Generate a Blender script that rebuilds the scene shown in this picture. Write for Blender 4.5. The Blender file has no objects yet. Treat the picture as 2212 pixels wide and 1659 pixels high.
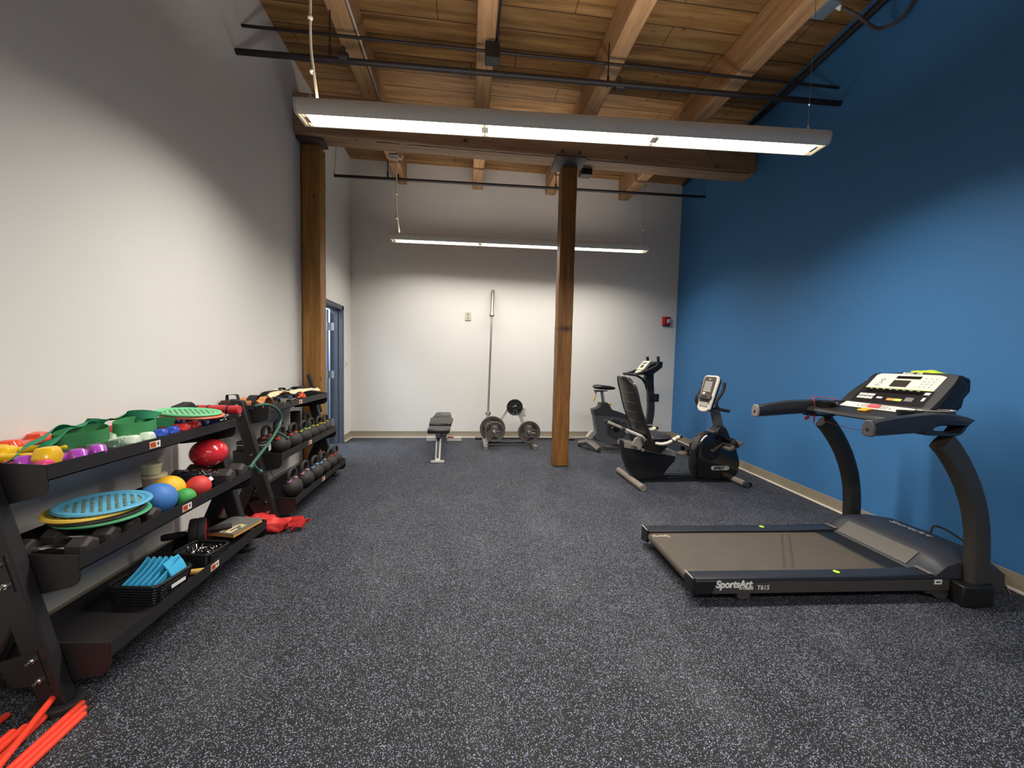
import bpy, bmesh, math, random
from mathutils import Matrix, Vector, Euler, noise as mnoise

random.seed(11)
S = bpy.context.scene
COL = S.collection
R = math.radians
PI = math.pi

# ------------------------------------------------------------------ camera
FPX, PITCH, ROLL, YAW, CAMH = 838.0, R(3.252), R(1.305), R(6.608), 1.25
fwd = Vector((math.sin(YAW) * math.cos(PITCH), math.cos(YAW) * math.cos(PITCH), -math.sin(PITCH)))
rt = Vector((math.cos(YAW), -math.sin(YAW), 0))
up = rt.cross(fwd)
rt2 = math.cos(ROLL) * rt + math.sin(ROLL) * up
up2 = -math.sin(ROLL) * rt + math.cos(ROLL) * up
cd = bpy.data.cameras.new('camera')
cam = bpy.data.objects.new('camera', cd)
COL.objects.link(cam)
cd.sensor_fit = 'HORIZONTAL'
cd.sensor_width = 36.0
cd.lens = FPX / 2212.0 * 36.0
cd.clip_start = 0.02
m3 = Matrix((rt2, up2, -fwd)).transposed()
cam.matrix_world = Matrix.Translation((0, 0, CAMH)) @ m3.to_4x4()
S.camera = cam

# ------------------------------------------------------------------ world, exposure
w = bpy.data.worlds.new('world')
S.world = w
w.use_nodes = True
w.node_tree.nodes['Background'].inputs[0].default_value = (0.8, 0.86, 1.0, 1)
w.node_tree.nodes['Background'].inputs[1].default_value = 0.05
S.view_settings.view_transform = 'Standard'
S.view_settings.look = 'None'
S.view_settings.gamma = 1.0
S.view_settings.use_curve_mapping = False
S.view_settings.exposure = 0.36
DOWN_W, UP_W = 78.0, 14.5          # each pendant's downlight and uplight (their lamps are in pendant_light below)
LAMP_COL = (1.0, 0.95, 0.885)

# ------------------------------------------------------------------ colours and materials
def lin(h):
    h = h.lstrip('#')
    c = [int(h[i:i + 2], 16) / 255 for i in (0, 2, 4)]
    return tuple(x / 12.92 if x <= 0.04045 else ((x + 0.055) / 1.055) ** 2.4 for x in c) + (1.0,)

_M = {}
def mat(name, hexc, rough=0.5, metal=0.0, var=0.06, vscale=40.0, bump=0.0, bscale=300.0, emit=0.0, trans=0.0, coat=0.0, spec=None):
    if name in _M:
        return _M[name]
    m = bpy.data.materials.new(name)
    m.use_nodes = True
    nt = m.node_tree
    b = nt.nodes['Principled BSDF']
    c = lin(hexc)
    geo = nt.nodes.new('ShaderNodeNewGeometry')
    if var > 0:
        n = nt.nodes.new('ShaderNodeTexNoise')
        n.inputs['Scale'].default_value = vscale
        n.inputs['Detail'].default_value = 3
        nt.links.new(geo.outputs['Position'], n.inputs['Vector'])
        mx = nt.nodes.new('ShaderNodeMix')
        mx.data_type = 'RGBA'
        mx.inputs['A'].default_value = tuple(x * (1 - var) for x in c[:3]) + (1,)
        mx.inputs['B'].default_value = tuple(min(1, x * (1 + var)) for x in c[:3]) + (1,)
        nt.links.new(n.outputs['Fac'], mx.inputs['Factor'])
        nt.links.new(mx.outputs['Result'], b.inputs['Base Color'])
    else:
        b.inputs['Base Color'].default_value = c
    b.inputs['Roughness'].default_value = rough
    b.inputs['Metallic'].default_value = metal
    if spec is not None:
        b.inputs['Specular IOR Level'].default_value = spec
    if coat:
        b.inputs['Coat Weight'].default_value = coat
        b.inputs['Coat Roughness'].default_value = 0.08
    if trans:
        b.inputs['Transmission Weight'].default_value = trans
    if emit:
        b.inputs['Emission Color'].default_value = c
        b.inputs['Emission Strength'].default_value = emit
    if bump:
        n2 = nt.nodes.new('ShaderNodeTexNoise')
        n2.inputs['Scale'].default_value = bscale
        n2.inputs['Detail'].default_value = 2
        nt.links.new(geo.outputs['Position'], n2.inputs['Vector'])
        bp = nt.nodes.new('ShaderNodeBump')
        bp.inputs['Strength'].default_value = bump
        bp.inputs['Distance'].default_value = 0.01
        nt.links.new(n2.outputs['Fac'], bp.inputs['Height'])
        nt.links.new(bp.outputs['Normal'], b.inputs['Normal'])
    _M[name] = m
    return m

class NT:
    """tiny helper for longer node set-ups"""
    def __init__(s, name):
        s.m = bpy.data.materials.new(name)
        s.m.use_nodes = True
        s.t = s.m.node_tree
        s.b = s.t.nodes['Principled BSDF']
        s.pos = s.t.nodes.new('ShaderNodeNewGeometry').outputs['Position']
    def n(s, kind, **kw):
        nd = s.t.nodes.new('ShaderNode' + kind)
        for k, v in kw.items():
            setattr(nd, k, v)
        return nd
    def l(s, a, b):
        s.t.links.new(a, b)
    def math(s, op, a, b=None):
        nd = s.n('Math', operation=op)
        for i, v in enumerate((a, b)):
            if v is None:
                continue
            if isinstance(v, (int, float)):
                nd.inputs[i].default_value = v
            else:
                s.l(v, nd.inputs[i])
        return nd.outputs[0]
    def mapping(s, scale, loc=(0, 0, 0)):
        nd = s.n('Mapping')
        nd.inputs['Scale'].default_value = scale
        nd.inputs['Location'].default_value = loc
        s.l(s.pos, nd.inputs['Vector'])
        return nd.outputs['Vector']
    def noise(s, vec, scale, detail=4, rough=0.5):
        nd = s.n('TexNoise')
        nd.inputs['Scale'].default_value = scale
        nd.inputs['Detail'].default_value = detail
        nd.inputs['Roughness'].default_value = rough
        s.l(vec, nd.inputs['Vector'])
        return nd.outputs['Fac']
    def ramp(s, fac, stops):
        nd = s.n('ValToRGB')
        e = nd.color_ramp.elements
        e[0].position, e[0].color = stops[0]
        e[1].position, e[1].color = stops[-1]
        for p, c in stops[1:-1]:
            q = e.new(p)
            q.color = c
        s.l(fac, nd.inputs['Fac'])
        return nd.outputs['Color']
    def mix(s, fac, a, b, blend='MIX'):
        nd = s.n('Mix', data_type='RGBA', blend_type=blend)
        if isinstance(fac, (int, float)):
            nd.inputs['Factor'].default_value = fac
        else:
            s.l(fac, nd.inputs['Factor'])
        for k, v in (('A', a), ('B', b)):
            if isinstance(v, tuple):
                nd.inputs[k].default_value = v
            else:
                s.l(v, nd.inputs[k])
        return nd.outputs['Result']
    def bump(s, h, strength, dist=0.005):
        nd = s.n('Bump')
        nd.inputs['Strength'].default_value = strength
        nd.inputs['Distance'].default_value = dist
        s.l(h, nd.inputs['Height'])
        s.l(nd.outputs['Normal'], s.b.inputs['Normal'])

def floor_material():
    k = NT('speckled_rubber')
    vo = k.n('TexVoronoi')
    vo.inputs['Scale'].default_value = 330
    warp = k.n('TexNoise')
    warp.inputs['Scale'].default_value = 260
    k.l(k.pos, warp.inputs['Vector'])
    va = k.n('VectorMath', operation='SCALE')
    va.inputs['Scale'].default_value = 0.0045
    k.l(warp.outputs['Color'], va.inputs[0])
    ad = k.n('VectorMath', operation='ADD')
    k.l(k.pos, ad.inputs[0])
    k.l(va.outputs[0], ad.inputs[1])
    k.l(ad.outputs[0], vo.inputs['Vector'])
    sep = k.n('SeparateColor')
    k.l(vo.outputs['Color'], sep.inputs[0])
    patch = k.noise(k.pos, 4.0, 3)
    thr = k.math('MULTIPLY_ADD', patch, -0.16)
    thr.node.inputs[2].default_value = 0.86
    pick = k.math('GREATER_THAN', sep.outputs[0], thr)
    near = k.math('LESS_THAN', vo.outputs['Distance'], 0.55)
    mask = k.math('MULTIPLY', pick, near)
    fleck = k.ramp(sep.outputs[1], [(0.0, lin('#6a6f79')), (0.45, lin('#9a9fab')), (0.8, lin('#7f93bd')), (1.0, lin('#adafb3'))])
    grain = k.noise(k.pos, 900, 2)
    base = k.ramp(grain, [(0.3, lin('#1a1a1c')), (0.7, lin('#252527'))])
    col = k.mix(mask, base, fleck)
    dust = k.noise(k.mapping((1.1, 0.5, 1)), 2.2, 4, 0.6)
    dcol = k.ramp(dust, [(0.5, (0, 0, 0, 1)), (0.8, (0.028, 0.027, 0.027, 1))])
    col = k.mix(1.0, col, dcol, 'ADD')
    k.l(col, k.b.inputs['Base Color'])
    k.b.inputs['Roughness'].default_value = 0.7
    k.b.inputs['Specular IOR Level'].default_value = 0.25
    k.bump(k.noise(k.pos, 500, 2), 0.25, 0.003)
    return k.m

def wood_material(name, dark, mid, light, axis='X', scale=1.0, knots=True, ws=(0.9, 14, 14)):
    k = NT(name)
    sc = {'X': (ws[0], ws[1], ws[2]), 'Y': (ws[1], ws[0], ws[2]), 'Z': (ws[1], ws[2], ws[0])}[axis]
    v = k.mapping(tuple(x * scale for x in sc))
    a = k.noise(v, 1.6, 6, 0.62)
    b = k.noise(v, 7.0, 5, 0.6)
    f = k.math('ADD', k.math('MULTIPLY', a, 0.65), k.math('MULTIPLY', b, 0.35))
    col = k.ramp(f, [(0.3, lin(dark)), (0.5, lin(mid)), (0.72, lin(light))])
    if knots:
        vo = k.n('TexVoronoi')
        vo.inputs['Scale'].default_value = 1.0
        k.l(k.mapping(tuple(3.2 if x < 2 else 5.5 for x in sc), (0.3, 0.7, 0.2)), vo.inputs['Vector'])
        kn = k.ramp(vo.outputs['Distance'], [(0.03, (1, 1, 1, 1)), (0.11, (0, 0, 0, 1))])
        col = k.mix(k.math('MULTIPLY', kn, 0.75), col, lin('#4a2a14'))
    k.l(col, k.b.inputs['Base Color'])
    k.b.inputs['Roughness'].default_value = 0.62
    k.bump(f, 0.25, 0.006)
    return k.m

def plank_material():
    k = NT('ceiling_planks')
    sep = k.n('SeparateXYZ')
    k.l(k.pos, sep.inputs[0])
    yy = k.math('DIVIDE', k.math('SUBTRACT', sep.outputs['Y'], 3.243), 0.228)
    idx = k.math('FLOOR', yy)
    fr = k.math('SUBTRACT', yy, idx)
    wn = k.n('TexWhiteNoise', noise_dimensions='1D')
    k.l(idx, wn.inputs['W'])
    cmb = k.n('CombineXYZ')
    k.l(k.math('MULTIPLY', sep.outputs['X'], 0.8), cmb.inputs[0])
    k.l(k.math('MULTIPLY', sep.outputs['Y'], 10.0), cmb.inputs[1])
    k.l(k.math('MULTIPLY', idx, 7.31), cmb.inputs[2])
    a = k.noise(cmb.outputs[0], 1.7, 6, 0.62)
    col = k.ramp(a, [(0.28, lin('#6e5032')), (0.5, lin('#9c7443')), (0.72, lin('#bb9561'))])
    tint = k.ramp(wn.outputs['Value'], [(0.0, (0.72, 0.70, 0.66, 1)), (1.0, (1.08, 1.04, 1.0, 1))])
    col = k.mix(1.0, col, tint, 'MULTIPLY')
    edge = k.math('MINIMUM', fr, k.math('SUBTRACT', 1.0, fr))
    gap = k.ramp(edge, [(0.012, (1, 1, 1, 1)), (0.03, (0, 0, 0, 1))])
    # butt joints
    off = k.math('MULTIPLY', wn.outputs['Value'], 2.1)
    xx = k.math('DIVIDE', k.math('ADD', sep.outputs['X'], off), 2.1)
    fx = k.math('SUBTRACT', xx, k.math('FLOOR', xx))
    gap2 = k.ramp(k.math('MINIMUM', fx, k.math('SUBTRACT', 1.0, fx)), [(0.0015, (1, 1, 1, 1)), (0.003, (0, 0, 0, 1))])
    gg = k.math('MAXIMUM', gap, gap2)
    vo = k.n('TexVoronoi')
    k.l(k.mapping((3.0, 5.0, 1)), vo.inputs['Vector'])
    vo.inputs['Scale'].default_value = 1.0
    kn = k.ramp(vo.outputs['Distance'], [(0.035, (1, 1, 1, 1)), (0.1, (0, 0, 0, 1))])
    col = k.mix(k.math('MULTIPLY', kn, 0.7), col, lin('#5a3418'))
    col = k.mix(k.math('MULTIPLY', gg, 0.85), col, lin('#2c190c'))
    k.l(col, k.b.inputs['Base Color'])
    k.b.inputs['Roughness'].default_value = 0.6
    k.bump(k.math('SUBTRACT', a, gg), 0.3, 0.008)
    return k.m

def paint_material(name, hexc, rough=0.75):
    k = NT(name)
    c = lin(hexc)
    n = k.noise(k.pos, 1.3, 3)
    col = k.ramp(n, [(0.3, tuple(x * 0.975 for x in c[:3]) + (1,)), (0.7, c)])
    k.l(col, k.b.inputs['Base Color'])
    k.b.inputs['Roughness'].default_value = rough
    k.b.inputs['Specular IOR Level'].default_value = 0.3
    k.bump(k.noise(k.pos, 420, 2), 0.08, 0.002)
    return k.m

MF = floor_material()
MWALL = paint_material('cream_wall_paint', '#e6e4de')
MBLUE = paint_material('blue_wall_paint', '#3f78ae', 0.6)
MPLANK = plank_material()
MJOIST = wood_material('joist_wood', '#82603f', '#aa8159', '#c29d75', 'Y')
MBEAM = wood_material('beam_wood', '#775a43', '#9c7a5b', '#b49370', 'X')
MPOST = wood_material('post_wood', '#4a2e10', '#7a4f1d', '#a27335', 'Z')
def knot_band(m, z0):
    """one big dark knot across the front of the post"""
    nt = m.node_tree
    bsdf = nt.nodes['Principled BSDF']
    src = bsdf.inputs['Base Color'].links[0].from_socket
    geo = nt.nodes.new('ShaderNodeNewGeometry')
    mp = nt.nodes.new('ShaderNodeMapping')
    mp.vector_type = 'POINT'
    mp.inputs['Location'].default_value = (-1.15 * 7, 0, -z0 * 20)
    mp.inputs['Scale'].default_value = (7, 0.0, 20)
    nt.links.new(geo.outputs['Position'], mp.inputs['Vector'])
    ln = nt.nodes.new('ShaderNodeVectorMath')
    ln.operation = 'LENGTH'
    nt.links.new(mp.outputs['Vector'], ln.inputs[0])
    rp = nt.nodes.new('ShaderNodeValToRGB')
    e = rp.color_ramp.elements
    e[0].position, e[0].color = 0.18, (0.9, 0.9, 0.9, 1)
    e[1].position, e[1].color = 0.95, (0, 0, 0, 1)
    nt.links.new(ln.outputs['Value'], rp.inputs['Fac'])
    mx = nt.nodes.new('ShaderNodeMix')
    mx.data_type = 'RGBA'
    nt.links.new(rp.outputs['Color'], mx.inputs['Factor'])
    nt.links.new(src, mx.inputs['A'])
    mx.inputs['B'].default_value = lin('#241205')
    nt.links.new(mx.outputs['Result'], bsdf.inputs['Base Color'])
knot_band(MPOST, 1.66)
MPOST2 = wood_material('post_wood_left', '#6e4a1d', '#95682e', '#b78d4c', 'Z')
MBASE = mat('vinyl_base_taupe', '#968b78', 0.5, var=0.03)
MCAULK = mat('white_caulk', '#efe9da', 0.6)
BLK = mat('black_powder_coat', '#1d1b1c', 0.5, bump=0.05, bscale=900)
BLK2 = mat('black_plastic', '#161617', 0.42)
CHAR = mat('charcoal_plastic', '#3a3a3c', 0.5)
RUBB = mat('black_rubber', '#222020', 0.75, bump=0.1, bscale=700)
GLOSS = mat('gloss_black_shroud', '#0d0c0d', 0.18, coat=0.6)
PIPE = mat('black_pipe_paint', '#1f191b', 0.55, bump=0.2, bscale=120)
CHROME = mat('chrome', '#d8d6d0', 0.18, 1.0, var=0.02)
STEEL = mat('brushed_steel', '#9c9a96', 0.38, 1.0, var=0.05)
SILV = mat('silver_paint', '#b9b3ac', 0.4, 0.3)
GREYP = mat('grey_steel_plate', '#57504e', 0.55, 0.2)
WHITE = mat('white_plastic', '#e9e4d8', 0.4)
WHTXT = mat('white_print', '#e6e4de', 0.5, var=0.0)
LHOUSE = mat('fixture_grey_white', '#d6d1c8', 0.45)

# ------------------------------------------------------------------ mesh builder
class MB:
    def __init__(s):
        s.bm = bmesh.new()
    def face(s, vs, mi=0):
        try:
            f = s.bm.faces.new(vs)
            f.material_index = mi
            return f
        except ValueError:
            return None
    def box(s, c, d, rot=None, mi=0):
        h = Vector(d) / 2
        Rm = rot.to_3x3() if rot is not None else Matrix.Identity(3)
        v = [s.bm.verts.new(Vector(c) + Rm @ Vector((x * h.x, y * h.y, z * h.z))) for x in (-1, 1) for y in (-1, 1) for z in (-1, 1)]
        for q in ((0, 1, 3, 2), (4, 6, 7, 5), (0, 4, 5, 1), (2, 3, 7, 6), (0, 2, 6, 4), (1, 5, 7, 3)):
            s.face([v[i] for i in q], mi)
        return s
    def span(s, a, b, mi=0):
        a, b = Vector(a), Vector(b)
        return s.box((a + b) / 2, [abs(x) for x in (b - a)], None, mi)
    def prism(s, poly, axis, a0, a1, mi=0):
        """poly in the plane across axis: 'y' -> (x,z), 'x' -> (y,z), 'z' -> (x,y)"""
        def P(p, a):
            return {'y': (p[0], a, p[1]), 'x': (a, p[0], p[1]), 'z': (p[0], p[1], a)}[axis]
        v0 = [s.bm.verts.new(P(p, a0)) for p in poly]
        v1 = [s.bm.verts.new(P(p, a1)) for p in poly]
        n = len(poly)
        s.face(v0, mi)
        s.face(v1[::-1], mi)
        for i in range(n):
            s.face([v0[i], v1[i], v1[(i + 1) % n], v0[(i + 1) % n]], mi)
        return s
    def loft(s, secs, closed_sec=True, caps=True, mi=0):
        vs = [[s.bm.verts.new(p) for p in sec] for sec in secs]
        n = len(vs[0])
        for a, b in zip(vs, vs[1:]):
            for i in range(n if closed_sec else n - 1):
                s.face([a[i], b[i], b[(i + 1) % n], a[(i + 1) % n]], mi)
        if caps and closed_sec:
            s.face(vs[0], mi)
            s.face(vs[-1][::-1], mi)
        return s
    def tube(s, pts, r, n=10, closed=False, caps=True, mi=0):
        pts = [Vector(p) for p in pts]
        N = len(pts)
        rs = r if isinstance(r, (list, tuple)) else [r] * N
        def tan(i):
            if closed:
                t = pts[(i + 1) % N] - pts[i - 1]
            else:
                t = pts[min(i + 1, N - 1)] - pts[max(i - 1, 0)]
            return t.normalized() if t.length > 1e-9 else Vector((0, 0, 1))
        t0 = tan(0)
        ref = Vector((0, 0, 1)) if abs(t0.z) < 0.9 else Vector((1, 0, 0))
        u = t0.cross(ref).normalized()
        secs = []
        for i in range(N):
            t = tan(i)
            u = (u - t * u.dot(t))
            u = u.normalized() if u.length > 1e-6 else t.orthogonal().normalized()
            v = t.cross(u)
            secs.append([pts[i] + (u * math.cos(2 * PI * k / n) + v * math.sin(2 * PI * k / n)) * rs[i] for k in range(n)])
        if closed:
            secs.append(secs[0])
            vs = [[s.bm.verts.new(p) for p in sec] for sec in secs[:-1]]
            for a in range(N):
                for i in range(n):
                    s.face([vs[a][i], vs[(a + 1) % N][i], vs[(a + 1) % N][(i + 1) % n], vs[a][(i + 1) % n]], mi)
        else:
            s.loft(secs, True, caps, mi)
        return s
    def ribbon(s, pts, upv, wd, t, closed=False, mi=0):
        """flat strap: wd across (along upv), t thick"""
        pts = [Vector(p) for p in pts]
        N = len(pts)
        ups = upv if isinstance(upv, list) else [upv] * N
        secs = []
        for i in range(N):
            if closed:
                tg = pts[(i + 1) % N] - pts[i - 1]
            else:
                tg = pts[min(i + 1, N - 1)] - pts[max(i - 1, 0)]
            tg.normalize()
            u = Vector(ups[i])
            u = (u - tg * u.dot(tg)).normalized()
            v = tg.cross(u)
            secs.append([pts[i] + u * wd / 2 + v * t / 2, pts[i] - u * wd / 2 + v * t / 2, pts[i] - u * wd / 2 - v * t / 2, pts[i] + u * wd / 2 - v * t / 2])
        if closed:
            vs = [[s.bm.verts.new(p) for p in sec] for sec in secs]
            for a in range(N):
                for i in range(4):
                    s.face([vs[a][i], vs[(a + 1) % N][i], vs[(a + 1) % N][(i + 1) % 4], vs[a][(i + 1) % 4]], mi)
        else:
            s.loft(secs, True, True, mi)
        return s
    def lathe(s, prof, c=(0, 0, 0), axis='z', n=32, mi=0, rot=None):
        c = Vector(c)
        def P(r, z, a):
            x, y = r * math.cos(a), r * math.sin(a)
            p = Vector({'z': (x, y, z), 'y': (x, z, y), 'x': (z, x, y)}[axis])
            if rot is not None:
                p = rot.to_3x3() @ p
            return c + p
        rings = []
        for r, z in prof:
            if r < 1e-6:
                rings.append([s.bm.verts.new(P(0, z, 0))])
            else:
                rings.append([s.bm.verts.new(P(r, z, 2 * PI * k / n)) for k in range(n)])
        for a, b in zip(rings, rings[1:]):
            for i in range(n):
                j = (i + 1) % n
                if len(a) == 1 and len(b) == 1:
                    continue
                if len(a) == 1:
                    s.face([a[0], b[i], b[j]], mi)
                elif len(b) == 1:
                    s.face([a[i], b[0], a[j]], mi)
                else:
                    s.face([a[i], b[i], b[j], a[j]], mi)
        return s
    def cyl(s, a, b, r, n=20, mi=0):
        return s.tube([a, b], r, n, mi=mi)
    def ball(s, c, r, sc=(1, 1, 1), n=24, m=16, mi=0, cut=None):
        prof = []
        for i in range(m + 1):
            t = -PI / 2 + PI * i / m
            z = math.sin(t)
            if cut is not None and z < cut:
                continue
            prof.append((math.cos(t), z))
        if cut is not None:
            prof = [(0, cut), (math.sqrt(max(0, 1 - cut * cut)), cut)] + prof
        nv = len(s.bm.verts)
        s.lathe([(a if a > 1e-5 else 0, b) for a, b in prof], (0, 0, 0), 'z', n, mi)
        s.bm.verts.ensure_lookup_table()
        for v in s.bm.verts[nv:]:
            v.co = Vector(c) + Vector((v.co.x * r * sc[0], v.co.y * r * sc[1], v.co.z * r * sc[2]))
        return s
    def xform(s, M):
        bmesh.ops.transform(s.bm, matrix=M, verts=s.bm.verts)
        return s
    def wobble(s, amp, freq, seed=0.0):
        for v in s.bm.verts:
            p = v.co * freq + Vector((seed, seed * 1.7, -seed))
            v.co += Vector((mnoise.noise(p), mnoise.noise(p + Vector((9, 1, 4))), mnoise.noise(p + Vector((3, 7, 2))))) * amp
        return s

WM = {}

def finish(name, mb, mats, inv, bev=0.0, seg=2, sub=0, flat=False, ang=38):
    me = bpy.data.meshes.new(name)
    bmesh.ops.recalc_face_normals(mb.bm, faces=mb.bm.faces)
    if inv is not None:
        bmesh.ops.transform(mb.bm, matrix=inv, verts=mb.bm.verts)
    mb.bm.to_mesh(me)
    mb.bm.free()
    for m in (mats if isinstance(mats, (list, tuple)) else [mats]):
        me.materials.append(m)
    if not flat:
        me.polygons.foreach_set('use_smooth', [True] * len(me.polygons))
        if not sub:
            me.set_sharp_from_angle(angle=R(ang))
    o = bpy.data.objects.new(name, me)
    COL.objects.link(o)
    if bev:
        b = o.modifiers.new('bevel', 'BEVEL')
        b.width = bev
        b.segments = seg
        b.limit_method = 'ANGLE'
        b.angle_limit = R(40)
        b.harden_normals = False
    if sub:
        q = o.modifiers.new('subsurf', 'SUBSURF')
        q.levels = sub
        q.render_levels = sub
    return o

def thing(name, label, cat, loc=(0, 0, 0), rz=0.0, group=None, rot=None):
    o = bpy.data.objects.new(name, None)
    o.empty_display_size = 0.05
    COL.objects.link(o)
    M = Matrix.Translation(loc) @ (rot.to_matrix().to_4x4() if rot is not None else Matrix.Rotation(rz, 4, 'Z'))
    o.matrix_world = M
    o['label'] = label
    o['category'] = cat
    if group:
        o['group'] = group
    WM[o.name] = M
    return o

def part(name, mb, mats, parent, local=False, label=None, **kw):
    inv = None if local else WM[parent.name].inverted()
    o = finish(name, mb, mats, inv, **kw)
    o.parent = parent
    WM[o.name] = WM[parent.name]
    if label:
        o['label'] = label
    return o

def solo(name, mb, mats, label, cat, group=None, loc=None, **kw):
    cs = [v.co for v in mb.bm.verts]
    if loc is None:
        lo = [min(c[i] for c in cs) for i in range(3)]
        hi = [max(c[i] for c in cs) for i in range(3)]
        loc = Vector(((lo[0] + hi[0]) / 2, (lo[1] + hi[1]) / 2, lo[2]))
    M = Matrix.Translation(loc)
    o = finish(name, mb, mats, M.inverted(), **kw)
    o.location = loc
    WM[o.name] = M
    o['label'] = label
    o['category'] = cat
    if group:
        o['group'] = group
    return o

def struct(name, mb, mats, parent=None, **kw):
    o = finish(name, mb, mats, None, **kw)
    o['kind'] = 'structure'
    if parent:
        o.parent = parent
    WM[o.name] = Matrix.Identity(4)
    return o

def dup(root, loc, rz=None, label=None, group=None, rot=None, scale=None):
    r = root.copy()
    COL.objects.link(r)
    r.location = loc
    if rot is not None:
        r.rotation_euler = rot
    elif rz is not None:
        r.rotation_euler = (0, 0, rz)
    if scale is not None:
        r.scale = scale if isinstance(scale, tuple) else (scale,) * 3
    if label:
        r['label'] = label
    if group:
        r['group'] = group
    kids = []
    for ch in root.children:
        c = ch.copy()
        COL.objects.link(c)
        c.parent = r
        kids.append(c)
        for g in ch.children:
            d = g.copy()
            COL.objects.link(d)
            d.parent = c
    return r, kids

def recolour(kids, name, m):
    """own material for a copied part (mesh shape is kept)"""
    for c in kids:
        if c.name.split('.')[0] in name:
            c.data = c.data.copy()
            c.data.materials.clear()
            c.data.materials.append(m)

def text_mb(body, size, M, extrude=0.0006, shear=0.0, offset=0.0, spacing=1.0, align='LEFT'):
    cu = bpy.data.curves.new('t', 'FONT')
    cu.body = body
    cu.size = size
    cu.extrude = extrude
    cu.shear = shear
    cu.offset = offset
    cu.space_character = spacing
    cu.align_x = align
    ob = bpy.data.objects.new('t', cu)
    COL.objects.link(ob)
    dg = bpy.context.evaluated_depsgraph_get()
    me = bpy.data.meshes.new_from_object(ob.evaluated_get(dg))
    mb = MB()
    mb.bm.from_mesh(me)
    bpy.data.objects.remove(ob)
    bpy.data.curves.remove(cu)
    bpy.data.meshes.remove(me)
    return mb.xform(M)

def frame(o, x, y):
    """matrix whose X and Y axes run along x and y from origin o"""
    x = Vector(x).normalized()
    y = Vector(y)
    y = (y - x * y.dot(x)).normalized()
    z = x.cross(y)
    return Matrix.Translation(o) @ Matrix((x, y, z)).transposed().to_4x4()

def circle(c, r, n, axis='y'):
    return [(c[0] + r * math.cos(2 * PI * k / n), c[1] + r * math.sin(2 * PI * k / n)) for k in range(n)]

def arc(c, r, a0, a1, n):
    return [(c[0] + r * math.cos(R(a0 + (a1 - a0) * k / n)), c[1] + r * math.sin(R(a0 + (a1 - a0) * k / n))) for k in range(n + 1)]

def rrect(x0, z0, x1, z1, r, n=4):
    return arc((x1 - r, z0 + r), r, -90, 0, n) + arc((x1 - r, z1 - r), r, 0, 90, n) + arc((x0 + r, z1 - r), r, 90, 180, n) + arc((x0 + r, z0 + r), r, 180, 270, n)

def smooth_path(pts, k=4, closed=False):
    """Catmull-Rom through pts"""
    P = [Vector(p) for p in pts]
    n = len(P)
    out = []
    rng = range(n) if closed else range(n - 1)
    for i in rng:
        if closed:
            a, b, c, d = P[i - 1], P[i], P[(i + 1) % n], P[(i + 2) % n]
        else:
            a, b, c, d = P[max(i - 1, 0)], P[i], P[i + 1], P[min(i + 2, n - 1)]
        for j in range(k):
            t = j / k
            out.append(0.5 * ((2 * b) + (c - a) * t + (2 * a - 5 * b + 4 * c - d) * t * t + (3 * b - a - 3 * c + d) * t ** 3))
    if not closed:
        out.append(P[-1])
    return out

# ------------------------------------------------------------------ room shell
XL, YB, ZC = -1.815, 6.33, 4.28
def xr(y):
    return 3.532 + 0.0837 * (y - 6.25)
Y0 = -3.0
DY0, DY1, DZ = 5.02, 5.90, 1.955      # the door opening in the left wall

struct('floor', MB().span((-4.2, Y0 - 0.2, -0.1), (4.2, YB + 0.3, 0)), MF)
struct('ceiling', MB().span((-4.2, Y0 - 0.2, ZC), (4.2, YB + 0.3, ZC + 0.1)), MPLANK)
struct('wall_back', MB().span((-1.965, YB, 0), (xr(YB) + 0.3, YB + 0.15, ZC)), MWALL)
struct('wall_left', MB().span((XL - 0.15, Y0, 0), (XL, DY0, ZC)).span((XL - 0.15, DY1, 0), (XL, YB, ZC)).span((XL - 0.15, DY0, DZ), (XL, DY1, ZC)), MWALL)
struct('wall_right', MB().prism([(xr(Y0), Y0), (xr(YB), YB), (xr(YB) + 0.15, YB), (xr(Y0) + 0.15, Y0)], 'z', 0, ZC), MBLUE)
struct('wall_front', MB().span((XL - 0.15, Y0 - 0.15, 0), (xr(Y0) + 0.15, Y0, ZC)), MWALL)
# baseboards: vinyl cove base with a pale toe line
def base_x(a, b, y):
    pr = [(y, 0.0), (y - 0.016, 0.0), (y - 0.012, 0.012), (y - 0.005, 0.022), (y - 0.005, 0.1), (y, 0.104)]
    return MB().prism(pr, 'x', a, b)
struct('baseboard_back', base_x(XL, xr(YB), YB), MBASE)
struct('trim_1', MB().span((XL, YB - 0.024, 0), (xr(YB), YB - 0.014, 0.011)), MCAULK)
def base_left(y0, y1):
    pr = [(XL, 0.0), (XL + 0.016, 0.0), (XL + 0.012, 0.012), (XL + 0.005, 0.022), (XL + 0.005, 0.1), (XL, 0.104)]
    return MB().prism(pr, 'y', y0, y1)
mb = base_left(Y0, DY0 - 0.06)
pr = base_left(DY1 + 0.07, YB)
me = bpy.data.meshes.new('tmp'); pr.bm.to_mesh(me); pr.bm.free(); mb.bm.from_mesh(me); bpy.data.meshes.remove(me)
struct('baseboard_left', mb, MBASE)
struct('trim_2', MB().span((XL + 0.014, DY1 + 0.07, 0), (XL + 0.024, YB, 0.011)), MCAULK)
def along_right(y0, y1, d0, d1, z0, z1):
    n = Vector((-1, 0.0837, 0)).normalized()
    def p(y, d):
        q = Vector((xr(y), y, 0)) + n * d
        return (q.x, q.y)
    return MB().prism([p(y0, d0), p(y1, d0), p(y1, d1), p(y0, d1)], 'z', z0, z1)
struct('baseboard_right', along_right(Y0, YB, 0, 0.006, 0, 0.104), MBASE, bev=0.002)
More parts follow.
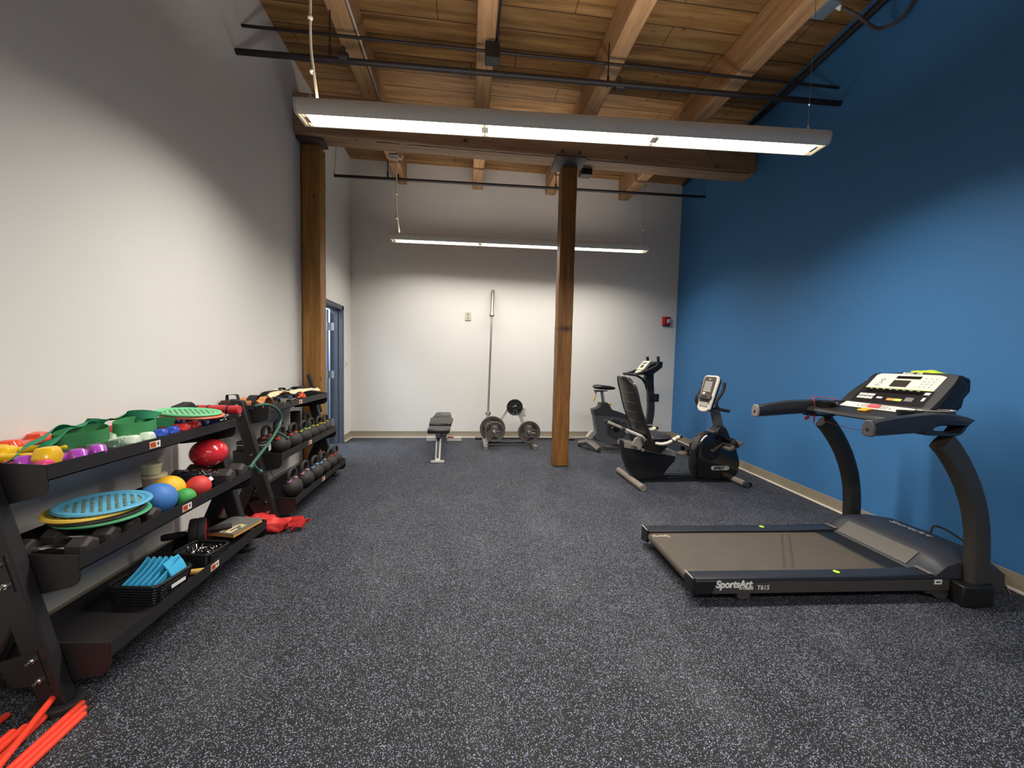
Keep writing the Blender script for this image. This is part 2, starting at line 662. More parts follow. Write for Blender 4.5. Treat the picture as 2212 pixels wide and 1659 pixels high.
struct('trim_3', along_right(Y0, YB, 0.006, 0.018, 0, 0.011), MCAULK)

# side room behind the door
MSIDE = paint_material('side_room_paint', '#dfe6ee')
struct('wall_side_room', MB().span((-4.15, 4.3, 0), (-4.05, 6.48, 2.6)).span((-4.05, 6.4, 0), (XL - 0.15, 6.48, 2.6)).span((-4.05, 4.3, 0), (XL - 0.15, 4.38, 2.6)).span((-4.15, 4.3, 2.6), (XL - 0.15, 6.48, 2.68)), MSIDE)
la = bpy.data.lights.new('side_room_lamp', 'AREA')
la.energy = 70
la.size = 0.9
la.color = (0.85, 0.93, 1.0)
lo = bpy.data.objects.new('side_room_lamp', la)
lo.location = (-3.0, 5.3, 2.55)
COL.objects.link(lo)

# ------------------------------------------------------------------ door
MDOOR = mat('slate_blue_door_paint', '#5d6b84', 0.45, var=0.02)
MJAMB = mat('slate_grey_frame_paint', '#4c525e', 0.45, var=0.02)
d = bpy.data.objects.new('door_1', None)
COL.objects.link(d)
d['kind'] = 'structure'
WM[d.name] = Matrix.Identity(4)
fr_ = MB()
for a, b in (((XL - 0.16, DY1 - 0.012, 0), (XL + 0.012, DY1 + 0.055, DZ + 0.05)), ((XL - 0.16, DY0 - 0.055, 0), (XL + 0.012, DY0 + 0.012, DZ + 0.05)),
             ((XL - 0.16, DY0 - 0.055, DZ - 0.012), (XL + 0.012, DY1 + 0.055, DZ + 0.05)), ((XL - 0.10, DY1 - 0.028, 0), (XL - 0.05, DY1 - 0.01, DZ)), ((XL - 0.10, DY0, DZ - 0.028), (XL - 0.05, DY1, DZ - 0.01))):
    fr_.span(a, b)
part('door_frame', fr_, MJAMB, d, bev=0.003)
part('door_leaf', MB().span((-2.86, 5.815, 0.012), (-1.985, 5.858, DZ - 0.02)), MDOOR, d, bev=0.002)
for z in (1.70, 1.01, 0.31):
    part('hinge', MB().span((XL - 0.158, DY1 - 0.016, z - 0.055), (XL - 0.105, DY1 - 0.011, z + 0.055)).cyl((XL - 0.165, DY1 - 0.022, z - 0.055), (XL - 0.165, DY1 - 0.022, z + 0.055), 0.008, 8).span((-1.99, 5.812, z - 0.055), (-1.984, 5.86, z + 0.055)), STEEL, d)

# ------------------------------------------------------------------ timber: girder, joists, posts
def rough_box(x0, x1, y0, y1, z0, z1, axis, n=14, amp=0.004, seed=0.0, slope=0.0):
    mbx = MB()
    secs = []
    for i in range(n + 1):
        t = i / n
        if axis == 'z':
            z = z0 + (z1 - z0) * t
            sec = [(x0, y0, z), (x1, y0, z), (x1, y1, z), (x0, y1, z)]
        elif axis == 'y':
            y = y0 + (y1 - y0) * t
            s_ = slope * (y - y0)
            sec = [(x0 + s_, y, z0), (x1 + s_, y, z0), (x1 + s_, y, z1), (x0 + s_, y, z1)]
        else:
            x = x0 + (x1 - x0) * t
            s_ = slope * (x - x0)
            sec = [(x, y0 + s_, z0), (x, y1 + s_, z0), (x, y1 + s_, z1), (x, y0 + s_, z1)]
        secs.append(sec)
    mbx.loft(secs)
    for v in mbx.bm.verts:
        p = v.co * 6 + Vector((seed, seed, seed))
        dv = Vector((mnoise.noise(p), mnoise.noise(p + Vector((5, 2, 8))), mnoise.noise(p + Vector((1, 9, 3))))) * amp
        if axis == 'z':
            dv.z = 0
        elif axis == 'x':
            dv.x = 0
        else:
            dv.y = 0
        v.co += dv
    return mbx

g = thing('timber_girder', 'large wooden girder across the room carrying the ceiling joists on two posts', 'beam', (0.8, 4.48, 3.55))
part('beam', rough_box(XL, xr(4.5) - 0.002, 4.345, 4.585, 3.555, 3.95, 'x', 24, 0.004, 3, 0.011), MBEAM, g, bev=0.012)
for x, z in ((1.015, 3.607), (1.21, 3.608), (1.76, 3.602), (2.868, 3.592), (-0.062, 3.624)):
    yb = 4.345 + 0.011 * (x - XL)
    part('bolt_head', MB().lathe([(0, -0.012), (0.014, -0.012), (0.02, -0.004), (0.022, 0.004)], (x, yb, z), 'y', 16), GREYP, g)
part('seam', MB().span((-1.0, 4.405, 3.5535), (3.3, 4.417, 3.557)), mat('dark_crack', '#2a1a10', 0.9), g)

JX = (-1.13, 0.035, 1.205, 2.425)
jl = ('wooden ceiling joist with a thin pipe along it nearest the pale left wall', 'wooden ceiling joist with the black box under it',
      'wooden ceiling joist above the middle post', 'wooden ceiling joist nearest the blue wall')
for i, x in enumerate(JX):
    w_ = 0.155 if i != 3 else 0.165
    solo('ceiling_joist', rough_box(x, x + w_, Y0, YB, 3.95, ZC, 'y', 30, 0.004, i * 4.0, 0.0, ), MJOIST, jl[i], 'joist', 'ceiling joists', bev=0.012)

p = thing('timber_post', 'dark brown square wooden post standing in the middle of the floor', 'post', (1.145, 4.62, 0))
part('shaft', rough_box(1.057, 1.235, 4.53, 4.71, 0, 3.53, 'z', 40, 0.005, 7), MPOST, p, bev=0.012)
part('cap_plate', MB().prism([(0.945, 4.33), (1.285, 4.335), (1.30, 4.60), (0.945, 4.72)], 'z', 3.528, 3.55), GREYP, p, bev=0.002)
p = thing('timber_post', 'brown wooden post against the left wall beside the doorway', 'post', (-1.71, 4.6, 0))
part('shaft', rough_box(-1.80, -1.612, 4.5, 4.69, 0, 3.53, 'z', 40, 0.004, 19), MPOST2, p, bev=0.014)
part('cap_plate', MB().prism([(-1.812, 4.40), (-1.55, 4.43), (-1.55, 4.60), (-1.812, 4.66)], 'z', 3.528, 3.55), GREYP, p, bev=0.002)

# ------------------------------------------------------------------ pendant lights
EMIT = mat('lamp_diffuser', '#fff3dc', 0.5, var=0.0, emit=6.0)
LOUV = mat('louver_white', '#f2eee6', 0.35, var=0.0)
def pendant(a, b, label, hang, power=1.0):
    a, b = Vector(a), Vector(b)                       # ends of the housing's underside line
    L = (b - a).length
    ang = math.atan2(b.y - a.y, b.x - a.x)
    t = thing('pendant_light', label, 'light fixture', (a + b) / 2, ang, 'suspended strip lights')
    h = L / 2
    prof = [(-0.070, 0.0), (-0.084, 0.010), (-0.097, 0.042), (-0.095, 0.070), (-0.086, 0.086), (-0.076, 0.086), (-0.08, 0.066), (-0.068, 0.024), (-0.062, 0.0)]
    hb = MB()
    for sgn in (1, -1):
        hb.loft([[(x, sgn * y, z) for y, z in prof] for x in (-h, h)])
    cap = [(-0.070, 0.0), (-0.084, 0.010), (-0.097, 0.042), (-0.095, 0.070), (-0.086, 0.086), (0.086, 0.086), (0.095, 0.070), (0.097, 0.042), (0.084, 0.010), (0.070, 0.0)]
    for x in (-h, h):
        hb.prism(cap, 'x', x - 0.006, x + 0.006)
    hb.span((-h, -0.078, 0.034), (h, 0.078, 0.039))
    part('housing', hb, LHOUSE, t, local=True)
    secs = [(-h + 0.03 + k * (L - 0.06) / 3, -h + 0.03 + (k + 1) * (L - 0.06) / 3) for k in range(3)]
    for s0, s1 in secs:
        part('diffuser', MB().span((s0 + 0.022, -0.064, 0.016), (s1 - 0.022, 0.064, 0.022)), EMIT, t, local=True)
        lv = MB()
        n = 28
        for k in range(n + 1):
            x = s0 + 0.022 + (s1 - s0 - 0.044) * k / n
            lv.span((x - 0.0007, -0.063, 0.002), (x + 0.0007, 0.063, 0.015))
        part('louver', lv, LOUV, t, local=True)
    for s0, s1 in secs:
        part('lamp_holder', MB().span((s0, -0.03, 0.004), (s0 + 0.02, 0.03, 0.018)).span((s0 - 0.004, -0.063, 0.0), (s0 + 0.002, 0.063, 0.015)), CHROME, t, local=True)
        part('lamp_holder', MB().span((s1 - 0.02, -0.03, 0.004), (s1, 0.03, 0.018)), CHROME, t, local=True)
    for nm, z, e, rx in (('downlight', -0.004, DOWN_W * power, 0.0), ('uplight', 0.093, UP_W * power, PI)):
        l = bpy.data.lights.new(nm, 'AREA')
        l.shape = 'RECTANGLE'
        l.size = L - 0.08
        l.size_y = 0.12
        l.energy = e
        l.color = LAMP_COL
        l.spread = R(154) if nm == 'downlight' else R(138)
        lo = bpy.data.objects.new(nm, l)
        COL.objects.link(lo)
        lo.parent = t
        lo.location = (0, 0, z)
        lo.rotation_euler = (rx, 0, 0)
    for kind, x in hang:
        if kind == 'cord':
            pts = smooth_path([(x + 0.05, 0.0, 0.083), (x + 0.02, 0, 0.3), (x, 0.004, 0.5), (x + 0.004, 0, 0.9), (x, 0, ZC - a.z)], 4)
            cm = MB().tube(pts, 0.0085, 8)
            for zz in (0.3, 0.62):
                cm.ball((x + 0.01 if zz < 0.4 else x, 0.002, zz), 0.016)
            part('cord', cm, mat('cream_cord', '#d8cdb4', 0.6), t, local=True)
        wire = MB().cyl((x, 0, 0.083), (x, 0, ZC - a.z), 0.0016, 6)
        wire.tube([(x, -0.0, 0.095), (x - 0.012, 0, 0.13), (x, 0, 0.165), (x + 0.012, 0, 0.13)], 0.003, 6, closed=True)
        wire.ball((x, 0, 0.3), 0.008)
        part('hanger_wire', wire, STEEL, t, local=True)
    return t
pendant((-1.065, 2.675, 2.742), (2.365, 2.49, 2.742), 'long pendant strip light with lit louvers nearest the viewer, in front of the girder', [('cord', -1.66), ('wire', 1.63)])
pendant((-1.035, 5.455, 2.835), (2.475, 5.30, 2.835), 'long pendant strip light hanging behind the girder near the cream back wall', [('cord', -1.70), ('wire', 1.70)], 0.62)
pendant((-1.055, -0.75, 2.77), (2.345, -0.90, 2.77), 'pendant strip light in the row behind the viewer', [('wire', -1.6), ('wire', 1.6)], 0.9)

# ------------------------------------------------------------------ pipes under the ceiling
def coupling(c, r, l):
    return MB().cyl((c[0] - l / 2, c[1], c[2]), (c[0] + l / 2, c[1], c[2]), r, 14).cyl((c[0], c[1], c[2]), (c[0], c[1], c[2] + r * 1.9), r * 0.45, 10).ball((c[0], c[1], c[2] + r * 1.9), r * 0.6, n=10, m=8)
t = thing('sprinkler_pipe', 'thick black pipe under the ceiling in front of the girder', 'pipe', (0.7, 3.32, 3.61))
part('pipe', MB().tube([(XL, 3.368, 3.597), (xr(3.26), 3.263, 3.628)], 0.0225, 16), PIPE, t)
for x in (-1.005, 1.242):
    part('coupling', coupling((x, 3.32, 3.61), 0.031, 0.07), PIPE, t)
for x in (-1.11, 1.148):
    part('hanger_rod', MB().cyl((x, 3.33, 3.6), (x, 3.33, ZC if x < 0 else 3.96), 0.006, 8).cyl((x, 3.33, 3.625), (x, 3.33, 3.69), 0.012, 8), PIPE, t)
t = thing('conduit_pipe', 'thin black conduit running above the thick black pipe', 'pipe', (0.7, 3.37, 3.82))
part('pipe', MB().tube([(XL, 3.45, 3.855), (xr(3.29), 3.29, 3.783)], 0.0115, 12), PIPE, t)
part('junction_box', MB().span((0.105, 3.37, 3.77), (0.225, 3.475, 3.90)), BLK2, t, bev=0.004)
t = thing('sprinkler_pipe', 'black pipe hanging in front of the cream back wall behind the girder', 'pipe', (0.8, 5.58, 3.73))
part('pipe', MB().tube([(XL, 5.595, 3.69), (xr(5.57), 5.568, 3.768)], 0.019, 14), PIPE, t)
part('coupling', coupling((-0.98, 5.59, 3.703), 0.027, 0.07), PIPE, t)
for x in (-1.115, 1.21):
    part('hanger_rod', MB().cyl((x, 5.58, 3.71), (x, 5.58, ZC), 0.006, 8).cyl((x, 5.58, 3.715), (x, 5.58, 3.79), 0.012, 8), PIPE, t)
solo('wall_pipe', MB().tube([(xr(1.2) - 0.05, 1.2, 4.13), (xr(4.3) - 0.05, 4.3, 4.16), (xr(6.0) - 0.14, 6.0, 4.13)], 0.03, 12), PIPE, 'dark pipe running along the top of the blue wall', 'pipe')
solo('joist_conduit', MB().tube([(0.205, 2.4, 3.975), (0.205, 3.44, 3.975), (0.18, 3.44, 3.90)], 0.011, 8), PIPE, 'black conduit along a joist leading to the small black box', 'pipe')
solo('steel_conduit', MB().tube([(-0.955, 2.2, 3.965), (-0.955, 4.33, 3.965)], 0.011, 8), SILV, 'thin grey conduit running along a wooden ceiling joist', 'pipe')
t = thing('junction_box', 'grey electrical box on the side of a joist near the blue wall', 'electrical box', (2.66, 2.80, 3.9))
part('box', MB().span((2.585, 2.72, 3.95), (2.70, 2.88, 4.07)), mat('galvanised_grey', '#7b8a94', 0.45, 0.4), t, bev=0.006)
part('connector', MB().cyl((2.70, 2.78, 3.98), (2.75, 2.78, 3.965), 0.018, 10), WHITE, t)
part('cable', MB().tube(smooth_path([(2.74, 2.775, 3.965), (2.835, 2.735, 3.888), (2.989, 2.765, 3.855), (3.091, 2.784, 3.859), (3.156, 2.722, 3.86), (3.182, 2.668, 3.9), (3.2, 2.62, 4.0), (3.2, 2.55, 4.13)], 5), 0.012, 8), mat('grey_cable', '#4c4440', 0.6), t)
solo('ceiling_box', MB().span((1.30, 4.60, 3.49), (1.435, 4.72, 3.585)), BLK2, 'small black box under the girder just right of the middle post', 'electrical box', bev=0.008)
t = thing('junction_box', 'small grey electrical box under a joist where the rear light cord starts', 'electrical box', (-1.01, 5.45, 3.94))
part('box', MB().span((-1.06, 5.40, 3.925), (-0.96, 5.50, 3.965)), mat('galvanised_grey', '#7b8a94', 0.45, 0.4), t, bev=0.004)
part('wire_loop', MB().tube(smooth_path([(-0.96, 5.45, 3.94), (-0.93, 5.46, 3.90), (-0.9, 5.46, 3.95)], 4), 0.006, 6), WHITE, t)

# ------------------------------------------------------------------ wall fittings
def outlet(x, z, label):
    t = thing('wall_outlet', label, 'outlet', (x, YB, z))
    part('cover_plate', MB().box((x, YB - 0.007, z), (0.092, 0.014, 0.138)), mat('outlet_plate', '#cfcabd', 0.4), t, bev=0.005)
    for dz in (-0.028, 0.028):
        part('socket', MB().box((x, YB - 0.015, z + dz), (0.042, 0.004, 0.038)), mat('socket_ivory', '#b5afa2', 0.4), t, bev=0.002)
        part('slot', MB().box((x - 0.008, YB - 0.0175, z + dz + 0.003), (0.004, 0.002, 0.014)).box((x + 0.008, YB - 0.0175, z + dz + 0.003), (0.004, 0.002, 0.014)).box((x, YB - 0.0175, z + dz - 0.01), (0.007, 0.002, 0.007)), BLK2, t)
outlet(-0.003, 1.967, 'white electrical outlet high on the back wall left of the upright barbell')
outlet(0.922, 0.442, 'white electrical outlet low on the back wall beside the plate rack')
t = thing('light_switch', 'white light switch on the wall between the door and the corner', 'switch', (XL, 6.09, 1.17))
part('cover_plate', MB().box((XL + 0.004, 6.09, 1.17), (0.008, 0.085, 0.13)), WHITE, t, bev=0.003)
part('toggle', MB().box((XL + 0.014, 6.09, 1.17), (0.014, 0.014, 0.03), Matrix.Rotation(R(20), 3, 'Y')), mat('ivory', '#d8d2c3', 0.4), t, bev=0.002)
RED = mat('alarm_red', '#a31217', 0.35, var=0.02)
t = thing('fire_alarm', 'red fire alarm strobe on the back wall beside the blue wall', 'alarm', (3.35, YB, 2.0))
part('housing', MB().loft([rr for rr in [[(3.282 + (0.015 if k else 0) , YB - 0.055 * k, 1.925 + 0.01 * k), (3.422 - 0.012 * k, YB - 0.055 * k, 1.925 + 0.01 * k), (3.422 - 0.012 * k, YB - 0.055 * k, 2.078 - 0.006 * k), (3.282 + 0.015 * k, YB - 0.055 * k, 2.078 - 0.006 * k)] for k in (0, 1)]]), RED, t, bev=0.008)
part('strobe_lens', MB().box((3.372, YB - 0.062, 2.0), (0.055, 0.02, 0.06)), mat('strobe_clear', '#e8e6e2', 0.15, coat=0.5), t, bev=0.006)
part('strobe_tube', MB().lathe([(0.012, -0.002), (0.018, -0.002), (0.018, 0.002), (0.012, 0.002)], (3.372, YB - 0.073, 1.998), 'y', 16), CHAR, t)
part('back_box', MB().box((3.352, YB - 0.012, 1.992), (0.12, 0.024, 0.15)), CHAR, t, bev=0.004)

# ------------------------------------------------------------------ dumbbell racks along the left wall
STICK_W = mat('sticker_white', '#e9e2d8', 0.5, var=0.0)
STICK_O = mat('sticker_orange', '#d9622e', 0.5, var=0.0)
STICK_D = mat('sticker_print', '#7a2f18', 0.6, var=0.0)

def shelf_sticker(parent, xf, y, z, sc=1.0):
    """orange and white size label on the front lip"""
    w_, h_ = 0.062 * sc, 0.031 * sc
    s_ = part('shelf_label', MB().box((xf + 0.0008, y, z), (0.0012, w_, h_)), STICK_W, parent)
    part('orange_field', MB().box((xf + 0.0016, y - w_ * 0.2, z), (0.0008, w_ * 0.52, h_ * 0.82)), STICK_O, parent)
    mk = MB()
    for dy, dz, a, b in ((-0.36, 0.1, 0.1, 0.3), (-0.22, 0.2, 0.12, 0.16), (-0.2, -0.12, 0.16, 0.18), (-0.04, 0.0, 0.06, 0.5)):
        mk.box((xf + 0.0022, y + dy * w_, z + dz * h_), (0.0006, a * w_, b * h_))
    part('print', mk, STICK_D, parent)
    mk = MB().box((xf + 0.0018, y + 0.28 * w_, z), (0.0008, 0.05 * w_, 0.5 * h_)).box((xf + 0.0018, y + 0.28 * w_, z + 0.02 * h_), (0.0008, 0.22 * w_, 0.14 * h_)).box((xf + 0.0018, y + 0.28 * w_, z + 0.24 * h_), (0.0008, 0.12 * w_, 0.12 * h_))
    part('print', mk, CHAR, parent)

def rack(y0, y1, label, tiers, top, feet_z=0.0, stickers=()):
    t = thing('dumbbell_rack', label, 'rack', (-1.55, (y0 + y1) / 2, 0), 0, 'black storage racks')
    def legx(z):
        return -1.449 - 0.258 * z
    for side, (ya, yb) in enumerate(((y0 - 0.052, y0 - 0.004), (y1 + 0.004, y1 + 0.052))):
        lg = part('leg', MB().prism([(legx(0.02), 0.02), (legx(0.02) + 0.086, 0.02), (legx(top) + 0.086, top - 0.008), (legx(top), top)], 'y', ya, yb), BLK, t, bev=0.009, seg=3)
        part('rear_strut', MB().prism([(legx(0.46) + 0.02, 0.46), (legx(0.34) + 0.02, 0.32), (-1.655, 0.012), (-1.735, 0.012)], 'y', ya + 0.004, yb - 0.004), BLK, t, bev=0.008)
        yc = (ya + yb) / 2
        part('foot_pad', MB().prism([(p_[0] * 1.0 - 1.418, p_[1] + yc) for p_ in rrect(-0.075, -0.052, 0.075, 0.052, 0.048, 6)], 'z', 0.0, 0.024), RUBB, t, bev=0.006)
        part('foot_pad', MB().prism([(p_[0] - 1.70, p_[1] + yc) for p_ in rrect(-0.05, -0.045, 0.05, 0.045, 0.04, 6)], 'z', 0.0, 0.02), RUBB, t, bev=0.005)
        yf = ya if side == 0 else yb
        for zc in [tiers[0][1] - 0.045, tiers[1][1] - 0.035, tiers[2][1] - 0.03]:
            fl = [(legx(zc + 0.055) - 0.07, zc + 0.03), (legx(zc + 0.065) + 0.060, zc + 0.065), (legx(zc - 0.06) + 0.060, zc - 0.06), (legx(zc - 0.05) - 0.05, zc - 0.06)]
            br = part('bracket', MB().prism(fl, 'y', yf - 0.003 if side == 0 else yf, yf if side == 0 else yf + 0.003), BLK, t)
            for dz in (0.036, -0.036):
                x = legx(zc + dz) + 0.044
                sg = -1 if side == 0 else 1
                part('bolt', MB().cyl((x, yf + sg * 0.002, zc + dz), (x, yf + sg * 0.012, zc + dz), 0.0105, 6).cyl((x, yf + sg * 0.012, zc + dz), (x, yf + sg * 0.026, zc + dz), 0.0062, 12), CHROME, t)
    for i, (xf, zl) in enumerate(tiers):
        xb = max(xf - 0.34, XL + 0.012)
        sb = MB()
        sb.span((xf - 0.004, y0, zl - 0.056), (xf, y1, zl))
        sb.prism([(xf, zl - 0.056), (xb, zl - 0.046), (xb, zl - 0.042), (xf, zl - 0.052)], 'y', y0, y1)
        sb.span((xb, y0, zl - 0.05), (xb + 0.004, y1, zl + 0.016))
        plate = [(xb, zl + 0.02), (xf - 0.004, zl - 0.001), (xf - 0.001, zl - 0.06)] + arc((xf - 0.045, zl - 0.075), 0.044, 0, -70, 5) + [(xf - 0.15, zl - 0.142), (xb + 0.02, zl - 0.16), (xb, zl - 0.13)]
        sb.prism(plate, 'y', y0 - 0.001, y0 + 0.004)
        sb.prism(plate, 'y', y1 - 0.004, y1 + 0.001)
        sh = part('shelf', sb, BLK, t)
        for y, sc in stickers[i]:
            shelf_sticker(sh, xf, y, zl - 0.028, sc)
    return t

R1 = rack(1.50, 2.60, 'near black three-tier rack with coloured hand weights, balls and discs', [(-1.265, 0.205), (-1.353, 0.533), (-1.44, 0.857)], 0.935,
          stickers=([(2.083, 1.0)], [(2.03, 1.0)], [(1.965, 1.0)]))
R2 = rack(3.03, 4.24, 'far black three-tier rack loaded with kettlebells beside the wooden post', [(-1.268, 0.192), (-1.362, 0.533), (-1.452, 0.888)], 0.935,
          stickers=([(3.60, 1.0)], [(3.555, 1.0)], [(3.585, 1.0)]))

# ------------------------------------------------------------------ kettlebells
KB = mat('kettlebell_cast', '#2a2726', 0.62, bump=0.15, bscale=260)
RINGS = {}
def ring_mat(n, h):
    return mat('ring_' + n, h, 0.45, var=0.0)
def make_kettlebell(label, group, rm):
    t = thing('kettlebell', label, 'kettlebell', (0, 0, 0), 0, group)
    part('body', MB().ball((0, 0, 0.078), 0.084, (1, 1, 0.97), 32, 20, cut=-0.93), KB, t, local=True)
    pts = smooth_path([(0, -0.047, 0.125), (0, -0.060, 0.165), (0, -0.055, 0.208), (0, -0.025, 0.234), (0, 0.025, 0.234), (0, 0.055, 0.208), (0, 0.060, 0.165), (0, 0.047, 0.125)], 5)
    n = len(pts)
    part('handle', MB().tube(pts, [0.0185 - 0.0025 * math.sin(PI * i / (n - 1)) for i in range(n)], 14), KB, t, local=True)
    for s_ in (-1, 1):
        part('colour_ring', MB().tube([(0, s_ * 0.051, 0.138), (0, s_ * 0.0555, 0.156)], 0.0205, 16), rm, t, local=True)
    return t
proto = None
def kettlebell(x, y, z, rz, sc, colname, hexc, label, group):
    global proto
    rm = ring_mat(colname, hexc)
    if proto is None:
        proto = make_kettlebell(label, group, rm)
        proto.location = (x, y, z)
        proto.rotation_euler = (0, 0, rz)
        proto.scale = (sc,) * 3
        return proto
    o, kids = dup(proto, (x, y, z), rz, label, group, scale=sc)
    recolour(kids, ('colour_ring',), rm)
    return o
zb = 0.192 - 0.050
gk = 'kettlebells on the bottom shelf'
for x, y, cn, hx, sc, lb in (
        (-1.375, 3.225, 'lilac', '#c98bc0', 1.0, 'largest black kettlebell with lilac rings, first on the bottom shelf by the red bag'),
        (-1.372, 3.455, 'pink', '#d99ab0', 0.98, 'black kettlebell with pale pink rings, second on the bottom shelf'),
        (-1.365, 3.655, 'blue', '#7fb6e6', 0.95, 'black kettlebell with light blue rings, third on the bottom shelf'),
        (-1.36, 3.835, 'sky', '#86bfea', 0.92, 'black kettlebell with light blue rings, fourth on the bottom shelf'),
        (-1.355, 4.01, 'red', '#c94a4f', 0.9, 'black kettlebell with red rings, fifth on the bottom shelf'),
        (-1.35, 4.165, 'red', '#c94a4f', 0.88, 'black kettlebell with red rings, last on the bottom shelf nearest the door')):
    kettlebell(x, y, zb, R(-3), sc * 0.93, cn, hx, lb, gk)
zm = 0.533 - 0.050
gk = 'kettlebells on the middle shelf'
for x, y, cn, hx, sc, lb in (
        (-1.47, 3.245, 'orange_red', '#e0502f', 0.90, 'black kettlebell with orange-red rings, first on the middle shelf beside the green hook'),
        (-1.455, 3.435, 'orange', '#d9563a', 0.86, 'black kettlebell with orange rings, second on the middle shelf'),
        (-1.45, 3.625, 'lime', '#b9e04a', 0.82, 'black kettlebell with bright lime rings, third on the middle shelf'),
        (-1.445, 3.785, 'pale_lime', '#b5d27a', 0.82, 'black kettlebell with pale lime rings, fourth on the middle shelf'),
        (-1.44, 3.965, 'yellow', '#e8d32c', 0.79, 'black kettlebell with yellow rings, fifth on the middle shelf'),
        (-1.435, 4.13, 'yellow', '#e8d32c', 0.77, 'black kettlebell with yellow rings, last on the middle shelf nearest the door'),
        (-1.60, 3.30, 'orange', '#d9563a', 0.85, 'black kettlebell behind the orange-red ringed one on the middle shelf'),
        (-1.60, 3.50, 'orange', '#d9563a', 0.92, 'black kettlebell behind the orange ringed one on the middle shelf'),
        (-1.60, 4.08, 'rose', '#c77286', 0.84, 'black kettlebell with rose rings standing behind the yellow ringed ones')):
    kettlebell(x, y, zm, R(-3), sc, cn, hx, lb, gk)

# ------------------------------------------------------------------ hand weights (small vinyl dumbbells) on the near rack's top shelf
def hexring(x, r, n=6, rot=0.0):
    return [(x, r * math.cos(2 * PI * k / n + rot), r * math.sin(2 * PI * k / n + rot)) for k in range(n)]
def make_hand_weight(label, group, m):
    t = thing('hand_weight', label, 'hand weight', (0, 0, 0), 0, group)
    for s_ in (-1, 1):
        secs = [hexring(s_ * x, r) for x, r in ((0.038, 0.016), (0.044, 0.031), (0.074, 0.033), (0.084, 0.026))]
        part('head', MB().loft(secs), m, t, local=True, bev=0.004, seg=3, ang=60)
    part('handle', MB().cyl((-0.042, 0, 0), (0.042, 0, 0), 0.014, 14), m, t, local=True)
    return t
hw = None
def hand_weight(x, y, z, rz, sc, m, label, roll=0.0, group='coloured hand weights on the top shelf'):
    global hw
    if hw is None:
        hw = make_hand_weight(label, group, m)
        hw.location, hw.rotation_euler, hw.scale = (x, y, z), (roll, 0, rz), (sc,) * 3
        return hw
    o, kids = dup(hw, (x, y, z), None, label, group, rot=(roll, 0, rz), scale=sc)
    recolour(kids, ('head', 'handle'), m)
    return o
def vinyl(n, h):
    return mat('vinyl_' + n, h, 0.22, coat=0.4, var=0.02)
VY, VO, VP, VK = vinyl('yellow', '#f2c11c'), vinyl('orange_red', '#e8492c'), vinyl('purple', '#a845b6'), vinyl('pink', '#ef4f86')
VDG, VMN, VB, VR, VNV = vinyl('dark_green', '#4f6b58'), vinyl('mint', '#d6e8d2'), vinyl('blue', '#2f52b8'), vinyl('red', '#d8343a'), vinyl('navy', '#1f2a6e')
zt = 0.816
for x, y, z, rz, sc, m, lb in (
        (-1.585, 1.552, zt + 0.052, 14, 1.3, VY, 'yellow hand weight at the near end of the top shelf'),
        (-1.665, 1.675, zt + 0.055, 50, 1.15, VY, 'yellow hand weight half covered by the green strap'),
        (-1.73, 1.575, zt + 0.055, 6, 1.2, VY, 'yellow hand weight at the back beside the orange-red one'),
        (-1.745, 1.735, zt + 0.060, -70, 1.3, VO, 'orange-red hand weight at the back of the top shelf near the wall'),
        (-1.745, 1.885, zt + 0.066, 60, 1.1, VO, 'orange-red hand weight at the back behind the green strap'),
        (-1.512, 1.590, zt + 0.036, 55, 1.05, VP, 'purple hand weight lying beside the pink one'),
        (-1.505, 1.665, zt + 0.036, 62, 1.05, VP, 'purple hand weight lying next to the dark green ones'),
        (-1.535, 1.537, zt + 0.028, 3, 0.8, VK, 'pink hand weight at the near front corner of the top shelf'),
        (-1.63, 1.76, zt + 0.036, 30, 1.0, VO, 'orange-red hand weight under the green loop band'),
        (-1.565, 1.725, zt + 0.036, 20, 1.0, VDG, 'dark green hand weight in front of the green loop band'),
        (-1.548, 1.805, zt + 0.036, 16, 1.0, VDG, 'dark green hand weight between the other dark green one and the mint one'),
        (-1.548, 1.885, zt + 0.038, 10, 1.08, VMN, 'pale mint hand weight beside the dark green ones'),
        (-1.548, 1.968, zt + 0.038, 8, 1.08, VMN, 'pale mint hand weight beside the blue ones'),
        (-1.548, 2.050, zt + 0.039, 8, 1.06, VB, 'blue hand weight beside the mint one'),
        (-1.548, 2.128, zt + 0.039, 6, 1.06, VB, 'blue hand weight beside the red ones'),
        (-1.55, 2.208, zt + 0.041, 5, 1.1, VR, 'red hand weight beside the blue one at the shelf front'),
        (-1.55, 2.288, zt + 0.041, 4, 1.1, VR, 'red hand weight at the shelf front beside the navy ones'),
        (-1.69, 2.16, zt + 0.041, 5, 1.1, VR, 'red hand weight behind, beside the green loop band'),
        (-1.55, 2.368, zt + 0.039, 3, 1.05, VNV, 'navy hand weight under the front edge of the green disc'),
        (-1.55, 2.452, zt + 0.039, 2, 1.05, VNV, 'navy hand weight at the far end of the top shelf'),
        (-1.70, 2.35, zt + 0.039, 3, 1.05, VNV, 'navy hand weight under the middle of the green disc')):
    hand_weight(x, y, z, R(rz), sc, m, lb)

